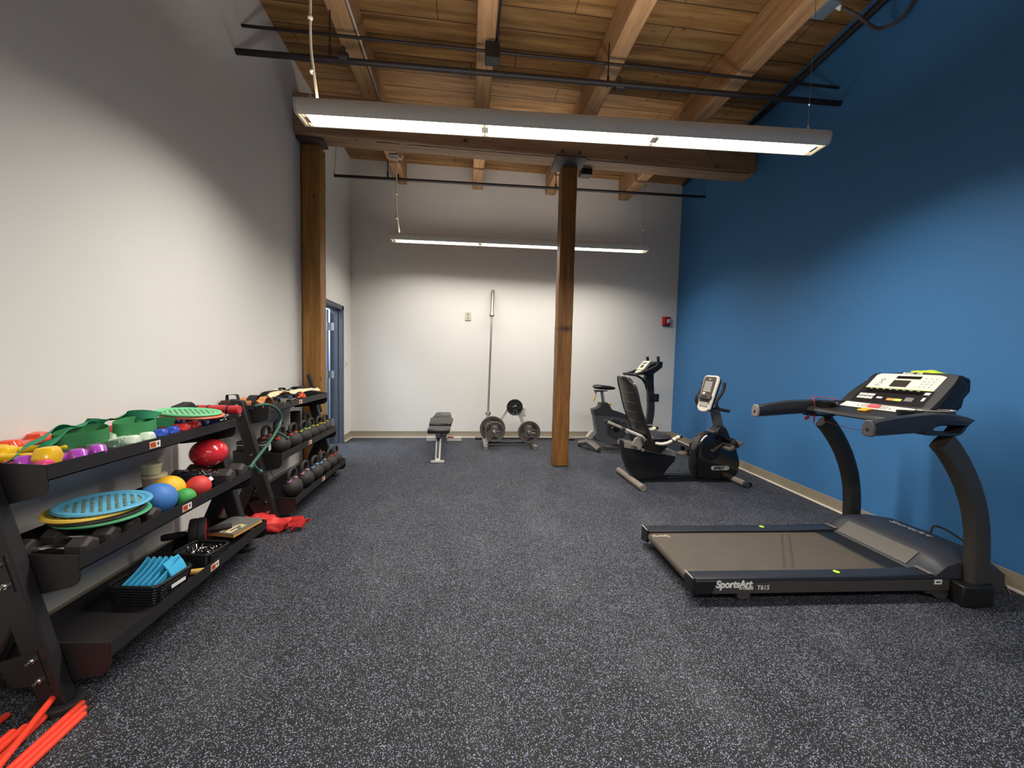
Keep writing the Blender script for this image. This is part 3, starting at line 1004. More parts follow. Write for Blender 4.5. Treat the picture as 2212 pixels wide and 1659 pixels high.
# ------------------------------------------------------------------ resistance bands and straps on the top shelf
GSTRAP = mat('teal_green_strap', '#1f8a62', 0.55)
GLOOP = mat('green_latex_band', '#2f7a45', 0.6)
UZ = Vector((0, 0, 1))
sA = smooth_path([(-1.572, 1.517, .868), (-1.594, 1.57, .885), (-1.6, 1.615, .905), (-1.631, 1.687, .920), (-1.685, 1.79, .93), (-1.672, 1.84, .925), (-1.70, 1.93, .93), (-1.64, 1.94, .93), (-1.655, 1.985, .935), (-1.66, 2.036, .938), (-1.66, 2.099, .944), (-1.596, 2.115, .948), (-1.524, 2.11, .944)], 5)
solo('exercise_strap', MB().ribbon(sA, [Vector((0.75, 0.25, 0.55 + 0.35 * math.sin(i * 0.4))) for i in range(len(sA))], 0.046, 0.0022), GSTRAP, 'long teal green strap trailing over the yellow hand weights', 'strap')
sB = smooth_path([(-1.522, 1.543, .866), (-1.552, 1.6, .885), (-1.586, 1.667, .905), (-1.619, 1.747, .918), (-1.647, 1.826, .928), (-1.665, 1.885, .935), (-1.648, 1.923, .93)], 5)
solo('exercise_strap', MB().ribbon(sB, [Vector((0.8, 0.2, 0.4 + 0.3 * math.sin(i * 0.5))) for i in range(len(sB))], 0.044, 0.0022), GSTRAP, 'shorter teal green strap lying next to the purple hand weights', 'strap')
lC = smooth_path([(-1.607, 1.700, .893), (-1.573, 1.743, .893), (-1.541, 1.803, .893), (-1.565, 1.885, .895), (-1.625, 1.935, .9), (-1.662, 1.89, .905), (-1.655, 1.81, .905), (-1.64, 1.745, .9)], 5, True)
solo('loop_band', MB().ribbon(lC, UZ, 0.058, 0.0028, True), GLOOP, 'wide green loop band standing on edge beside the purple weights', 'band')
lD = smooth_path([(-1.585, 1.955, .895), (-1.555, 1.985, .895), (-1.522, 2.04, .895), (-1.54, 2.115, .9), (-1.60, 2.14, .905), (-1.64, 2.08, .91), (-1.63, 2.0, .905), (-1.61, 1.96, .9)], 5, True)
solo('loop_band', MB().ribbon(lD, UZ, 0.06, 0.0028, True), mat('green_latex_band_light', '#3f9055', 0.6), 'wide green loop band standing on edge behind the mint weights', 'band')
solo('loop_band', MB().ribbon(smooth_path([(-1.548, 2.10, .905), (-1.52, 2.14, .908), (-1.505, 2.18, .895)], 5), Vector((0.3, 0.2, 1)), 0.05, 0.0025), GLOOP, 'loose end of green band lying over the red hand weights', 'band')
solo('loop_band', MB().ribbon(smooth_path([(-1.80, 1.60, .868), (-1.74, 1.66, .872), (-1.69, 1.69, .874), (-1.665, 1.74, .874)], 5), Vector((0.5, -0.3, 0.8)), 0.03, 0.002), mat('navy_band', '#24344a', 0.6), 'dark navy band between the yellow and orange-red hand weights', 'band')

# ------------------------------------------------------------------ hand exercise discs with webbing
def web_disc(name, c, r, m, label, tilt=(0, 0), pitch=0.024, group='round webbed exercise discs'):
    t = thing(name, label, 'exercise disc', c, 0, group, rot=Euler((tilt[0], tilt[1], R(40))))
    part('rim', MB().lathe([(r - 0.022, 0.0), (r - 0.006, -0.002), (r, 0.004), (r - 0.004, 0.011), (r - 0.014, 0.012), (r - 0.024, 0.006), (r - 0.022, 0.0)], (0, 0, 0), 'z', 64), m, t, local=True)
    wb = MB()
    ri = r - 0.02
    n_ = int(2 * ri / pitch)
    for q in range(n_ + 1):
        k = -ri + (q + 0.5) * 2 * ri / (n_ + 1)
        h = math.sqrt(max(0, ri * ri - k * k))
        wb.span((k - pitch * 0.20, -h, 0.0036), (k + pitch * 0.24, h, 0.0048))
    n_ = int(2 * ri / (pitch * 1.05))
    for q in range(n_ + 1):
        k = -ri + (q + 0.5) * 2 * ri / (n_ + 1)
        h = math.sqrt(max(0, ri * ri - k * k))
        wb.span((-h, k - pitch * 0.16, 0.0038), (h, k + pitch * 0.16, 0.0046))
    part('web', wb, m, t, local=True)
    part('band_edge', MB().lathe([(ri - 0.016, 0.0034), (ri + 0.002, 0.003), (ri + 0.002, 0.0052), (ri - 0.016, 0.005), (ri - 0.016, 0.0034)], (0, 0, 0), 'z', 64), m, t, local=True)
    return t
web_disc('web_disc', (-1.50, 1.775, 0.618), 0.150, mat('disc_blue', '#62b4d8', 0.5), 'light blue webbed disc on top of the stack on the middle shelf', (R(1), R(1.5)))
web_disc('web_disc', (-1.52, 1.755, 0.603), 0.150, mat('disc_yellow', '#edc54a', 0.5), 'yellow webbed disc under the light blue disc', (R(1), R(1)))
web_disc('web_disc', (-1.515, 1.765, 0.587), 0.148, mat('disc_black', '#2a2320', 0.55), 'dark webbed disc between the yellow and green discs', (R(1), R(1)))
web_disc('web_disc', (-1.505, 1.775, 0.573), 0.150, mat('disc_green', '#4fa873', 0.5), 'green webbed disc at the bottom of the middle shelf stack', (R(1), R(1)))
web_disc('web_disc', (-1.525, 2.325, 0.928), 0.146, mat('disc_mint', '#6cc58c', 0.5), 'green webbed disc lying on top of the red and navy hand weights', (R(2.5), R(4)))
web_disc('web_disc', (-1.518, 2.335, 0.912), 0.147, mat('disc_orange', '#e2714f', 0.5), 'orange webbed disc directly under the green one on the top shelf', (R(2.5), R(4)))

# ------------------------------------------------------------------ middle shelf of the near rack: black hex dumbbells
HEX = mat('black_hex_rubber', '#322c2b', 0.6, bump=0.1, bscale=500)
def make_hex(label, group):
    t = thing('hex_dumbbell', label, 'dumbbell', (0, 0, 0), 0, group)
    for s_ in (-1, 1):
        part('head', MB().loft([hexring(s_ * x, r, 6, PI / 6) for x, r in ((0.062, 0.036), (0.070, 0.047), (0.125, 0.047), (0.137, 0.034))]), HEX, t, local=True, bev=0.003, ang=20)
    hs = [(-0.064, 0.012), (-0.03, 0.016), (0, 0.0175), (0.03, 0.016), (0.064, 0.012)]
    part('handle', MB().tube([(x, 0, 0) for x, _ in hs], [r for _, r in hs], 14), CHROME, t, local=True, label='chrome dumbbell handle')
    return t
hx = None
zm1 = 0.483 + 0.044
for x, y, z, rz, roll, sc, lb in (
        (-1.505, 1.575, zm1 - 0.004, 3, 0, 0.92, 'black hex dumbbell at the near end of the middle shelf with its chrome handle showing'),
        (-1.505, 1.680, zm1 - 0.006, 3, 0, 0.86, 'black hex dumbbell second from the near end under the disc stack'),
        (-1.505, 1.775, zm1 - 0.006, 3, 0, 0.86, 'black hex dumbbell under the middle of the disc stack'),
        (-1.500, 1.870, zm1 - 0.004, 2, 0, 0.92, 'black hex dumbbell poking out between the disc stack and the blue ball'),
        (-1.51, 2.40, zm1 + 0.01, 4, 0, 1.14, 'black hex dumbbell on the middle shelf beside the dark plastic bag'),
        (-1.51, 2.525, zm1 + 0.01, 3, 0, 1.14, 'black hex dumbbell at the far end of the middle shelf by the green hook')):
    if hx is None:
        hx = make_hex(lb, 'black hex dumbbells on the middle shelf')
        hx.location, hx.rotation_euler, hx.scale = (x, y, z), (R(roll), 0, R(rz)), (sc,) * 3
    else:
        dup(hx, (x, y, z), None, lb, 'black hex dumbbells on the middle shelf', rot=(R(roll), 0, R(rz)), scale=sc)

# balls
def ball(x, y, z, r, hexc, nm, label, rough=0.55, sc=(1, 1, 1), coat=0.0):
    m = mat('ball_' + nm, hexc, rough, bump=0.05, bscale=900, coat=coat, var=0.03)
    return solo('exercise_ball', MB().ball((x, y, z), r, sc, 40, 28), m, label, 'ball', 'balls on the middle shelf')
ball(-1.455, 1.99, 0.483 + 0.076, 0.076, '#3f78bf', 'blue', 'blue ball on the middle shelf beside the stack of discs')
ball(-1.515, 2.145, 0.483 + 0.072, 0.071, '#efb92b', 'yellow', 'yellow ball on the middle shelf between the blue and red balls')
ball(-1.405, 2.095, 0.483 + 0.047, 0.046, '#3f9f49', 'green', 'small green ball at the front of the middle shelf')
ball(-1.43, 2.235, 0.483 + 0.058, 0.0575, '#cf3b38', 'red', 'small red ball on the middle shelf beside the green one')
t = solo('inflatable_ball', MB().ball((-1.545, 2.515, 0.66), 0.10, (0.95, 1.0, 0.84), 44, 30), mat('glossy_red_vinyl', '#d62c39', 0.2, coat=0.5, var=0.03), 'large glossy red ball resting on the dark bag and dumbbells', 'ball')

# dark plastic bag of bits under the red ball
bg = MB().ball((-1.53, 2.36, 0.53), 0.1, (1.35, 1.0, 0.62), 30, 20)
bg.wobble(0.03, 16, 2.0).wobble(0.012, 45, 5.0)
for v in bg.bm.verts:
    v.co.z = max(v.co.z, 0.485)
    v.co.y = min(v.co.y, 2.44)
t = thing('plastic_bag', 'crumpled dark plastic bag under the large red ball', 'bag', (-1.53, 2.36, 0.484))
part('bag', bg, mat('smoky_plastic', '#16151a', 0.22, coat=0.4, var=0.15), t)
lb = MB()
for k in range(4):
    lb.box((-1.432 + 0.004 * k, 2.285 + 0.016 * k, 0.565 - 0.007 * k), (0.002, 0.006, 0.012), Euler((0.4, 0, -0.5)).to_matrix())
lb.box((-1.415, 2.31, 0.560), (0.022, 0.03, 0.002), Euler((0.2, 0.9, 0.2)).to_matrix())
part('printing', lb, WHTXT, t)

# tub of putty
t = thing('putty_tub', 'small clear tub of lime putty standing against the wall', 'tub', (-1.62, 2.185, 0.483))
TUB = mat('frosted_tub', '#cfd0a8', 0.25, var=0.05)
part('tub', MB().lathe([(0, 0.628), (0.034, 0.628), (0.041, 0.672), (0.037, 0.672), (0, 0.655)], (-1.62, 2.185, 0), 'z', 28), TUB, t)
part('putty', MB().lathe([(0, 0.632), (0.0335, 0.632), (0.0385, 0.655), (0, 0.656)], (-1.62, 2.185, 0.002), 'z', 24), mat('lime_putty', '#aebf4c', 0.5), t)
part('lid', MB().lathe([(0, 0.672), (0.044, 0.672), (0.044, 0.682), (0.034, 0.684), (0.03, 0.681), (0, 0.681)], (-1.62, 2.185, 0), 'z', 28), mat('tub_lid', '#d3cfb0', 0.35), t)
t = thing('putty_tub', 'lower stacked clear tub beneath the lime putty tub', 'tub', (-1.62, 2.2, 0.483))
part('tub', MB().lathe([(0, 0.484), (0.04, 0.484), (0.05, 0.608), (0.045, 0.608), (0, 0.59)], (-1.62, 2.2, 0), 'z', 28), mat('pinkish_tub', '#b7a091', 0.35), t)
part('lid', MB().lathe([(0, 0.608), (0.053, 0.608), (0.053, 0.622), (0, 0.626)], (-1.62, 2.2, 0), 'z', 28), mat('tub_lid', '#d3cfb0', 0.35), t)

# red roller with black grips at the far end of the top shelf
t = thing('massage_roller', 'red muscle roller stick lying at the far end of the top shelf', 'roller', (-1.45, 2.46, 0.90))
part('barrel', MB().tube([(-1.62, 2.56, 0.917), (-1.40, 2.56, 0.917)], 0.026, 24).tube([(-1.62, 2.56, 0.917), (-1.56, 2.56, 0.917), (-1.5, 2.56, 0.917), (-1.46, 2.56, 0.917)], [0.0272, 0.0282, 0.0282, 0.0272], 24), mat('roller_red', '#c02a33', 0.35), t)
part('end_cap', MB().cyl((-1.40, 2.56, 0.917), (-1.393, 2.56, 0.917), 0.0255, 24), mat('roller_red', '#c02a33', 0.35), t)
part('collar', MB().cyl((-1.46, 2.56, 0.917), (-1.452, 2.56, 0.917), 0.029, 24).cyl((-1.57, 2.56, 0.917), (-1.56, 2.56, 0.917), 0.029, 24), BLK2, t)
t = thing('grip_trainer', 'small black grip trainer with white marks in front of the red roller', 'grip trainer', (-1.42, 2.47, 0.86))
part('body', MB().tube(smooth_path([(-1.47, 2.44, 0.865), (-1.455, 2.47, 0.89), (-1.462, 2.50, 0.865), (-1.457, 2.53, 0.88)], 4), 0.015, 10), BLK2, t)
part('knob', MB().ball((-1.452, 2.50, 0.893), 0.012, n=14, m=10).ball((-1.452, 2.535, 0.886), 0.010, n=14, m=10), CHROME, t)
part('marking', MB().box((-1.4405, 2.46, 0.868), (0.002, 0.03, 0.004)).box((-1.4405, 2.50, 0.866), (0.002, 0.012, 0.006)), WHTXT, t)
# black foam block standing at the wall
solo('foam_pad', MB().prism([(2.53, 0.84), (2.66, 0.84), (2.65, 0.94), (2.62, 0.956), (2.53, 0.94), (2.515, 0.93)], 'x', -1.76, -1.70), mat('dark_foam', '#242224', 0.8), 'dark foam pad standing against the wall behind the green disc', 'pad', bev=0.008)

# ------------------------------------------------------------------ bottom shelf of the near rack
BASK = mat('black_wicker', '#17161a', 0.45, bump=0.3, bscale=120)
def basket(c, lx, ly, h, rz, label, rope):
    t = thing('basket', label, 'basket', c, rz, 'black baskets on the bottom shelf')
    wv = MB()
    n = 7
    for k in range(n):
        f = k / (n - 1)
        a, b_ = lx / 2 * (0.84 + 0.16 * f), ly / 2 * (0.84 + 0.16 * f)
        z = 0.006 + (h - 0.01) * f
        wv.tube([(x, y, z) for x, y in rrect(-a, -b_, a, b_, 0.03, 5)], 0.0042, 6, closed=True)
    per = rrect(-1, -1, 1, 1, 0.25, 4)
    m_ = 56
    for k in range(m_):
        q = k / m_ * 4
        s_, f = int(q), q - int(q)
        ed = [(-0.93 + 1.86 * f, -1), (1, -0.93 + 1.86 * f), (0.93 - 1.86 * f, 1), (-1, 0.93 - 1.86 * f)][s_]
        wv.tube([(ed[0] * lx / 2 * 0.84, ed[1] * ly / 2 * 0.84, 0.004), (ed[0] * lx / 2, ed[1] * ly / 2, h)], 0.0034, 5)
    part('weave', wv, BASK, t, local=True)
    part('floor_panel', MB().prism(rrect(-lx * 0.42, -ly * 0.42, lx * 0.42, ly * 0.42, 0.025, 4), 'z', 0.0, 0.006), BASK, t, local=True)
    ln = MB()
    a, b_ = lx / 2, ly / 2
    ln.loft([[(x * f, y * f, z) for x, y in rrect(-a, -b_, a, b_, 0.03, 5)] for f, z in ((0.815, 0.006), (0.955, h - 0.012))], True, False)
    part('shade_liner', ln, mat('basket_shadow_liner', '#0e0d10', 0.8), t, local=True)  # dark sheet behind the weave, added as the shade inside the basket
    rm = MB().tube([(x, y, h) for x, y in rrect(-a, -b_, a, b_, 0.035, 6)], 0.0075, 8, closed=True)
    part('rim', rm, BASK, t, local=True)
    return t
zb1 = 0.205 - 0.050
BK1 = basket((-1.415, 1.89, zb1), 0.22, 0.20, 0.088, R(-6), 'black woven basket on the bottom shelf holding blue foam pads', True)
part('tag', MB().box((0.113, 0.01, 0.05), (0.003, 0.075, 0.014)), WHTXT, BK1, local=True)
FOAM = mat('blue_foam', '#35a3cf', 0.75, bump=0.12, bscale=420)
BX, BY = -1.415, 1.89
for k in range(6):
    x = BX - 0.080 + 0.0255 * k
    secs = []
    for j in range(11):
        u_ = j / 10
        y = BY - 0.082 + 0.165 * u_
        topz = zb1 + 0.088 + 0.062 * min(1, u_ / 0.8) - (0.045 * ((u_ - 0.8) / 0.2) ** 2 if u_ > 0.8 else 0)
        bow = 0.010 * math.sin(PI * u_)
        lean = 0.026
        secs.append([(x + bow, y, zb1 + 0.012), (x + bow + 0.007, y, zb1 + 0.012), (x + bow + 0.008 + lean * 0.5, y, (zb1 + topz) / 2 + 0.02), (x + bow + 0.006 + lean * 0.7, y, topz), (x + bow + lean * 0.7, y, topz + 0.001), (x + bow + lean * 0.5, y, (zb1 + topz) / 2 + 0.02)])
    mbp = MB().loft(secs)
    if k == 5:
        mbp.prism([(BX + 0.062, zb1 + 0.149), (BX + 0.085, zb1 + 0.118), (BX + 0.105, zb1 + 0.072), (BX + 0.098, zb1 + 0.070), (BX + 0.078, zb1 + 0.115), (BX + 0.058, zb1 + 0.143)], 'y', BY - 0.02, BY + 0.075)
    o_lab = ('blue foam pad in the basket nearest the wall', 'second blue foam pad from the wall in the basket', 'third blue foam pad from the wall in the basket', 'fourth blue foam pad from the wall in the basket', 'fifth blue foam pad from the wall in the basket', 'blue foam pad with a folded flap farthest from the wall in the basket')[k]
    solo('foam_pad', mbp, FOAM, o_lab, 'foam pad', 'blue foam pads in the basket', bev=0.004)

BK2 = basket((-1.40, 2.20, zb1), 0.20, 0.155, 0.062, R(-8), 'small black basket on the bottom shelf full of chrome clips', False)
CLIP = mat('dark_chrome', '#a9a2a0', 0.2, 1.0)
k = 0
for x, y, z, rz in ((-1.44, 2.175, 0.035, 20), (-1.40, 2.21, 0.04, 80), (-1.37, 2.225, 0.04, -30), (-1.45, 2.225, 0.035, 130), (-1.365, 2.18, 0.036, 10)):
    t = thing('spring_collar', ('chrome spring collar at the wall side of the small basket', 'chrome spring collar in the middle of the small basket', 'chrome spring collar at the far front corner of the small basket', 'chrome spring collar at the far wall corner of the small basket', 'chrome spring collar at the front edge of the small basket')[k], 'collar', (x, y, zb1 + z), R(rz), 'chrome collars in the small basket')
    part('coil', MB().tube([(0.019 * math.cos(a * 0.5), -0.008 + a * 0.0011, 0.019 * math.sin(a * 0.5)) for a in range(0, 28)], 0.0036, 6), CLIP, t, local=True)
    part('grip', MB().cyl((0.017, 0.022, 0.0), (0.034, 0.03, 0.022), 0.006, 8).cyl((0.017, -0.008, 0.0), (0.036, -0.01, 0.02), 0.006, 8), CLIP if k % 2 else BLK2, t, local=True)
    k += 1

t = solo('wooden_dowel', MB().cyl((-1.38, 2.035, zb1 + 0.014), (-1.275, 2.055, zb1 + 0.014), 0.0145, 18), mat('pale_wood', '#d6a85f', 0.5, var=0.12, vscale=60), 'short pale wooden stick at the front edge of the bottom shelf', 'stick', bev=0.003)

# ab wheel
t = thing('ab_wheel', 'black ab roller wheel with a red hub and black grips on the bottom shelf', 'ab wheel', (-1.52, 2.36, zb1))
wc = Vector((-1.525, 2.37, zb1 + 0.078))
ax = Euler((0, 0, R(28))).to_matrix()
part('tyre', MB().lathe([(0.05, -0.036), (0.074, -0.036), (0.078, -0.028), (0.078, -0.004), (0.074, 0.0), (0.078, 0.004), (0.078, 0.028), (0.074, 0.036), (0.05, 0.036)], wc, 'x', 40, rot=ax), RUBB, t)
part('hub', MB().lathe([(0, -0.03), (0.066, -0.037), (0.058, -0.04), (0.06, 0.0), (0.058, 0.04), (0.066, 0.037), (0, 0.03)], wc, 'x', 32, rot=ax), mat('hub_red', '#b32a2e', 0.35), t)
for s_ in (-1, 1):
    d_ = ax @ Vector((s_, 0, 0))
    hb = [wc + d_ * q for q in (0.034, 0.05, 0.06, 0.09, 0.12, 0.15, 0.16)]
    part('grip', MB().tube(hb, [0.010, 0.010, 0.017, 0.019, 0.018, 0.019, 0.014], 14), RUBB, t)

# flat games box / book
BOOK = Euler((0, 0, R(-24))).to_matrix()
t = thing('board_box', 'flat grey box with cream printing and a tan edge on the bottom shelf', 'box', (-1.40, 2.47, zb1), 0)
def bk(x, y, z):
    p_ = Euler((R(6), R(-4), R(-22))).to_matrix() @ Vector((x, y, z))
    return (p_.x - 1.40, p_.y + 2.475, p_.z + zb1 + 0.062)
def bkbox(a, b):
    m_ = MB().span(a, b)
    for v in m_.bm.verts:
        v.co = Vector(bk(*v.co))
    return m_
part('cover', bkbox((-0.12, -0.088, 0.0), (0.115, 0.105, 0.006)), mat('box_grey', '#6d6c68', 0.35, var=0.05), t, bev=0.002)
part('edge', bkbox((-0.118, -0.087, -0.018), (0.113, 0.103, 0.0)), mat('box_tan', '#c79550', 0.6, var=0.2, vscale=25), t, bev=0.001)
pr_ = MB()
for a, b in (((0.000, -0.080, 0.0062), (0.016, -0.005, 0.0068)), ((0.03, -0.078, 0.0062), (0.047, 0.02, 0.0068)), ((0.03, -0.078, 0.0062), (0.085, -0.062, 0.0068)), ((0.068, -0.062, 0.0062), (0.085, -0.03, 0.0068)), ((0.03, 0.004, 0.0062), (0.092, 0.02, 0.0068)), ((0.075, -0.012, 0.0062), (0.092, 0.02, 0.0068))):
    pr_.span(a, b)
for v in pr_.bm.verts:
    v.co = Vector(bk(*v.co))
part('printing', pr_, mat('cream_print', '#e2d199', 0.5, var=0.0), t)
pr_ = MB()
for q in range(6):
    pr_.lathe([(0, 0.0061), (0.011, 0.0061), (0.011, 0.0068), (0, 0.0068)], (-0.09 + 0.019 * q, -0.05 + 0.004 * (q % 2), 0), 'z', 12)
for v in pr_.bm.verts:
    v.co = Vector(bk(*v.co))
part('printing', pr_, mat('faded_print', '#8f8a74', 0.5, var=0.1), t)

# ------------------------------------------------------------------ far rack: top shelf
ORG = mat('orange_strap', '#cc8452', 0.65, var=0.1)
DK = mat('dark_web_strap', '#1b1a20', 0.7)
NVY = mat('navy_strap', '#26304a', 0.7)
CRM = mat('cream_cloth', '#e2d6ae', 0.8, bump=0.2, bscale=300)
z2 = 0.888 - 0.05
t = thing('rolled_band', 'rolled orange and black strap at the near end of the far rack top shelf', 'strap roll', (-1.56, 3.08, z2))
sp = [(0, 0, 0)]
rr = []
for k in range(60):
    a = k * 0.38
    r_ = 0.012 + 0.0009 * k
    rr.append((-1.61 + 0.0, 3.085 + r_ * math.cos(a), 0.898 + r_ * 0.72 * math.sin(a)))
part('roll', MB().ribbon(rr, Vector((1, 0, 0)), 0.085, 0.003), ORG, t)
part('wrap', MB().ribbon(smooth_path([(-1.575, 3.02, 0.86), (-1.575, 3.035, 0.925), (-1.575, 3.085, 0.957), (-1.575, 3.14, 0.935), (-1.575, 3.15, 0.87)], 5), Vector((1, 0, 0)), 0.062, 0.004), DK, t)
part('outer_end', MB().ribbon(smooth_path([(-1.515, 3.04, 0.855), (-1.515, 3.05, 0.91), (-1.515, 3.10, 0.945), (-1.515, 3.17, 0.92), (-1.515, 3.2, 0.862)], 5), Vector((1, 0, 0)), 0.05, 0.004), ORG, t)
part('loose_loop', MB().ribbon(smooth_path([(-1.53, 3.035, 0.925), (-1.49, 3.03, 0.90), (-1.485, 3.045, 0.87), (-1.50, 3.06, 0.86), (-1.51, 3.045, 0.89)], 5), Vector((0.2, 1, 0.1)), 0.028, 0.004), ORG, t)

def tangle(name, pts, upv, w_, th, m, label, cat):
    return solo(name, MB().ribbon(smooth_path(pts, 6), upv, w_, th), m, label, cat)
sx = [(-1.56 + 0.03 * math.sin(k * 1.3), 3.22 + 0.065 * k, 0.905 + 0.018 * (k % 2)) for k in range(9)]
P_ = smooth_path(sx, 6)
solo('suspension_strap', MB().ribbon(P_, [Vector((math.sin(i * 0.28), 0.1, math.cos(i * 0.28))) for i in range(len(P_))], 0.03, 0.004), DK, 'twisted black strap lying along the far rack top shelf', 'strap', 'straps on the far rack')
sx = [(-1.51 + 0.025 * math.sin(k * 1.7 + 1), 3.25 + 0.06 * k, 0.895 + 0.016 * ((k + 1) % 2)) for k in range(8)]
P_ = smooth_path(sx, 6)
solo('suspension_strap', MB().ribbon(P_, [Vector((math.sin(i * 0.33 + 1), 0.1, math.cos(i * 0.33 + 1))) for i in range(len(P_))], 0.03, 0.004), NVY, 'twisted dark navy strap in front of the black one on the far rack', 'strap', 'straps on the far rack')
tangle('suspension_strap', [(-1.60, 3.17, 0.93), (-1.63, 3.3, 0.945), (-1.62, 3.5, 0.945), (-1.60, 3.66, 0.935), (-1.56, 3.7, 0.92)], Vector((0.6, 0.1, 0.8)), 0.05, 0.005, DK, 'flat black strap under the cream cloth', 'strap')
tangle('suspension_strap', [(-1.69, 3.72, 0.90), (-1.69, 3.73, 0.955), (-1.675, 3.755, 0.965), (-1.665, 3.78, 0.94), (-1.66, 3.79, 0.90)], Vector((1, 0.3, 0)), 0.024, 0.004, DK, 'black strap loop standing up beside the cream cloth', 'strap')
tangle('suspension_strap', [(-1.67, 3.80, 0.92), (-1.66, 3.85, 0.95), (-1.645, 3.9, 0.958), (-1.6, 3.98, 0.94), (-1.55, 4.08, 0.93)], Vector((0.7, 0.1, 0.5)), 0.03, 0.004, NVY, 'dark navy strap arching behind the cream cloth', 'strap')
cl = MB()
cp = [(-1.62, 3.34, 0.935), (-1.62, 3.45, 0.95), (-1.62, 3.53, 0.968), (-1.60, 3.6, 0.95), (-1.575, 3.72, 0.948), (-1.55, 3.84, 0.945), (-1.525, 3.95, 0.945), (-1.50, 4.05, 0.95)]
cpp = smooth_path(cp, 5)
secs = []
for i, p_ in enumerate(cpp):
    f = i / (len(cpp) - 1)
    wv_ = 0.05 + 0.025 * math.sin(f * 3.0)
    row = []
    for j in range(7):
        u_ = j / 6 - 0.5
        row.append(p_ + Vector((u_ * wv_ * 2, 0.01 * math.sin(j + i * 0.5), 0.010 * math.sin(j * 1.9 + i * 0.35) - abs(u_) * 0.03)))
    secs.append(row + [q - Vector((0, 0, 0.003)) for q in row[::-1]])
cl.loft(secs)
solo('folded_cloth', cl, CRM, 'cream cloth strip draped over the straps on the far rack', 'cloth')
tangle('exercise_strap', [(-1.55, 3.36, 0.93), (-1.54, 3.45, 0.948), (-1.52, 3.52, 0.945)], Vector((0.8, 0, 0.5)), 0.02, 0.003, mat('mustard', '#b88a34', 0.7), 'short mustard strap end beneath the cream cloth', 'strap')
oc = smooth_path([(-1.485, 3.60, 0.895), (-1.47, 3.66, 0.905), (-1.49, 3.70, 0.93), (-1.475, 3.73, 0.9), (-1.47, 3.68, 0.89), (-1.48, 3.63, 0.92), (-1.465, 3.72, 0.885)], 6)
solo('cord_bundle', MB().tube(oc, 0.009, 8), mat('bright_orange_cord', '#e2562a', 0.6), 'bright orange cord bundle at the front of the far rack top shelf', 'cord')
solo('cord_bundle', MB().tube(smooth_path([(-1.50, 3.58, 0.91), (-1.49, 3.64, 0.93), (-1.50, 3.71, 0.925), (-1.485, 3.76, 0.90)], 6), 0.011, 8), DK, 'black cord bundle on top of the orange cord', 'cord')
t = thing('ankle_cuff', 'grey padded cuff lying at the front of the far rack top shelf', 'cuff', (-1.49, 3.36, z2))
part('cuff', MB().ribbon(smooth_path([(-1.475, 3.28, 0.868), (-1.475, 3.31, 0.90), (-1.475, 3.36, 0.905), (-1.475, 3.40, 0.885), (-1.475, 3.42, 0.862)], 5), Vector((1, 0, 0)), 0.055, 0.008), mat('taupe_cuff', '#6b625c', 0.8), t)
part('strap_end', MB().ribbon([(-1.452, 3.40, 0.895), (-1.455, 3.46, 0.90), (-1.46, 3.50, 0.885)], Vector((1, 0, 0.3)), 0.02, 0.003), mat('silver_web', '#a8a39b', 0.6), t)
t = thing('carry_box', 'dark brown box with a black loop handle behind the near leg of the far rack', 'box', (-1.71, 3.08, z2))
part('box', MB().span((-1.775, 3.02, z2 + 0.008), (-1.655, 3.16, 0.922)), mat('dark_brown_card', '#4a2f27', 0.35, var=0.25, vscale=18), t, bev=0.003)
part('handle', MB().ribbon(smooth_path([(-1.745, 3.05, 0.92), (-1.745, 3.05, 0.952), (-1.735, 3.055, 0.962), (-1.69, 3.06, 0.964), (-1.68, 3.06, 0.955), (-1.672, 3.06, 0.92)], 5), Vector((0, 1, 0)), 0.035, 0.003), DK, t)

# black foam bar leaning behind the far rack
solo('foam_bar', MB().tube([(-1.575, 4.40, 0.66), (-1.62, 4.40, 0.80), (-1.69, 4.38, 1.055), (-1.695, 4.38, 1.07)], [0.02, 0.022, 0.022, 0.012], 14), mat('dark_foam', '#242224', 0.8), 'black padded bar sticking up in front of the wooden post', 'bar')
solo('foam_block', MB().span((-1.775, 4.20, 0.888), (-1.68, 4.30, 0.945)), mat('dark_foam', '#242224', 0.8), 'small black block on the far end of the far rack top shelf', 'block', bev=0.008)

# middle shelf extras
t = thing('foam_roller', 'short ridged black foam roller standing on the middle shelf behind the kettlebells', 'roller', (-1.665, 4.0, 0.483))
prof = [(0, 0.49)]
for k in range(9):
    z = 0.49 + 0.026 * k
    prof += [(0.041, z), (0.045, z + 0.004), (0.045, z + 0.018), (0.041, z + 0.022)]
prof += [(0.03, 0.722), (0, 0.72)]
part('roller', MB().lathe(prof, (-1.665, 3.99, 0), 'z', 28), RUBB, t)
t = thing('tool_case', 'black zip case with a white tag on the middle shelf behind the near leg', 'case', (-1.58, 3.13, 0.483))
part('case', MB().prism(rrect(-1.70, 3.05, -1.50, 3.16, 0.03), 'z', 0.492, 0.585), BLK2, t, bev=0.015)
part('lid', MB().prism(rrect(-1.70, 3.05, -1.50, 3.16, 0.03), 'z', 0.59, 0.612), BLK2, t, bev=0.008)
part('zip', MB().prism(rrect(-1.702, 3.048, -1.498, 3.162, 0.03), 'z', 0.584, 0.591), SILV, t)
part('tag', MB().box((-1.49, 3.12, 0.56), (0.003, 0.035, 0.06), Euler((0.3, 0.1, 0)).to_matrix()), WHTXT, t)

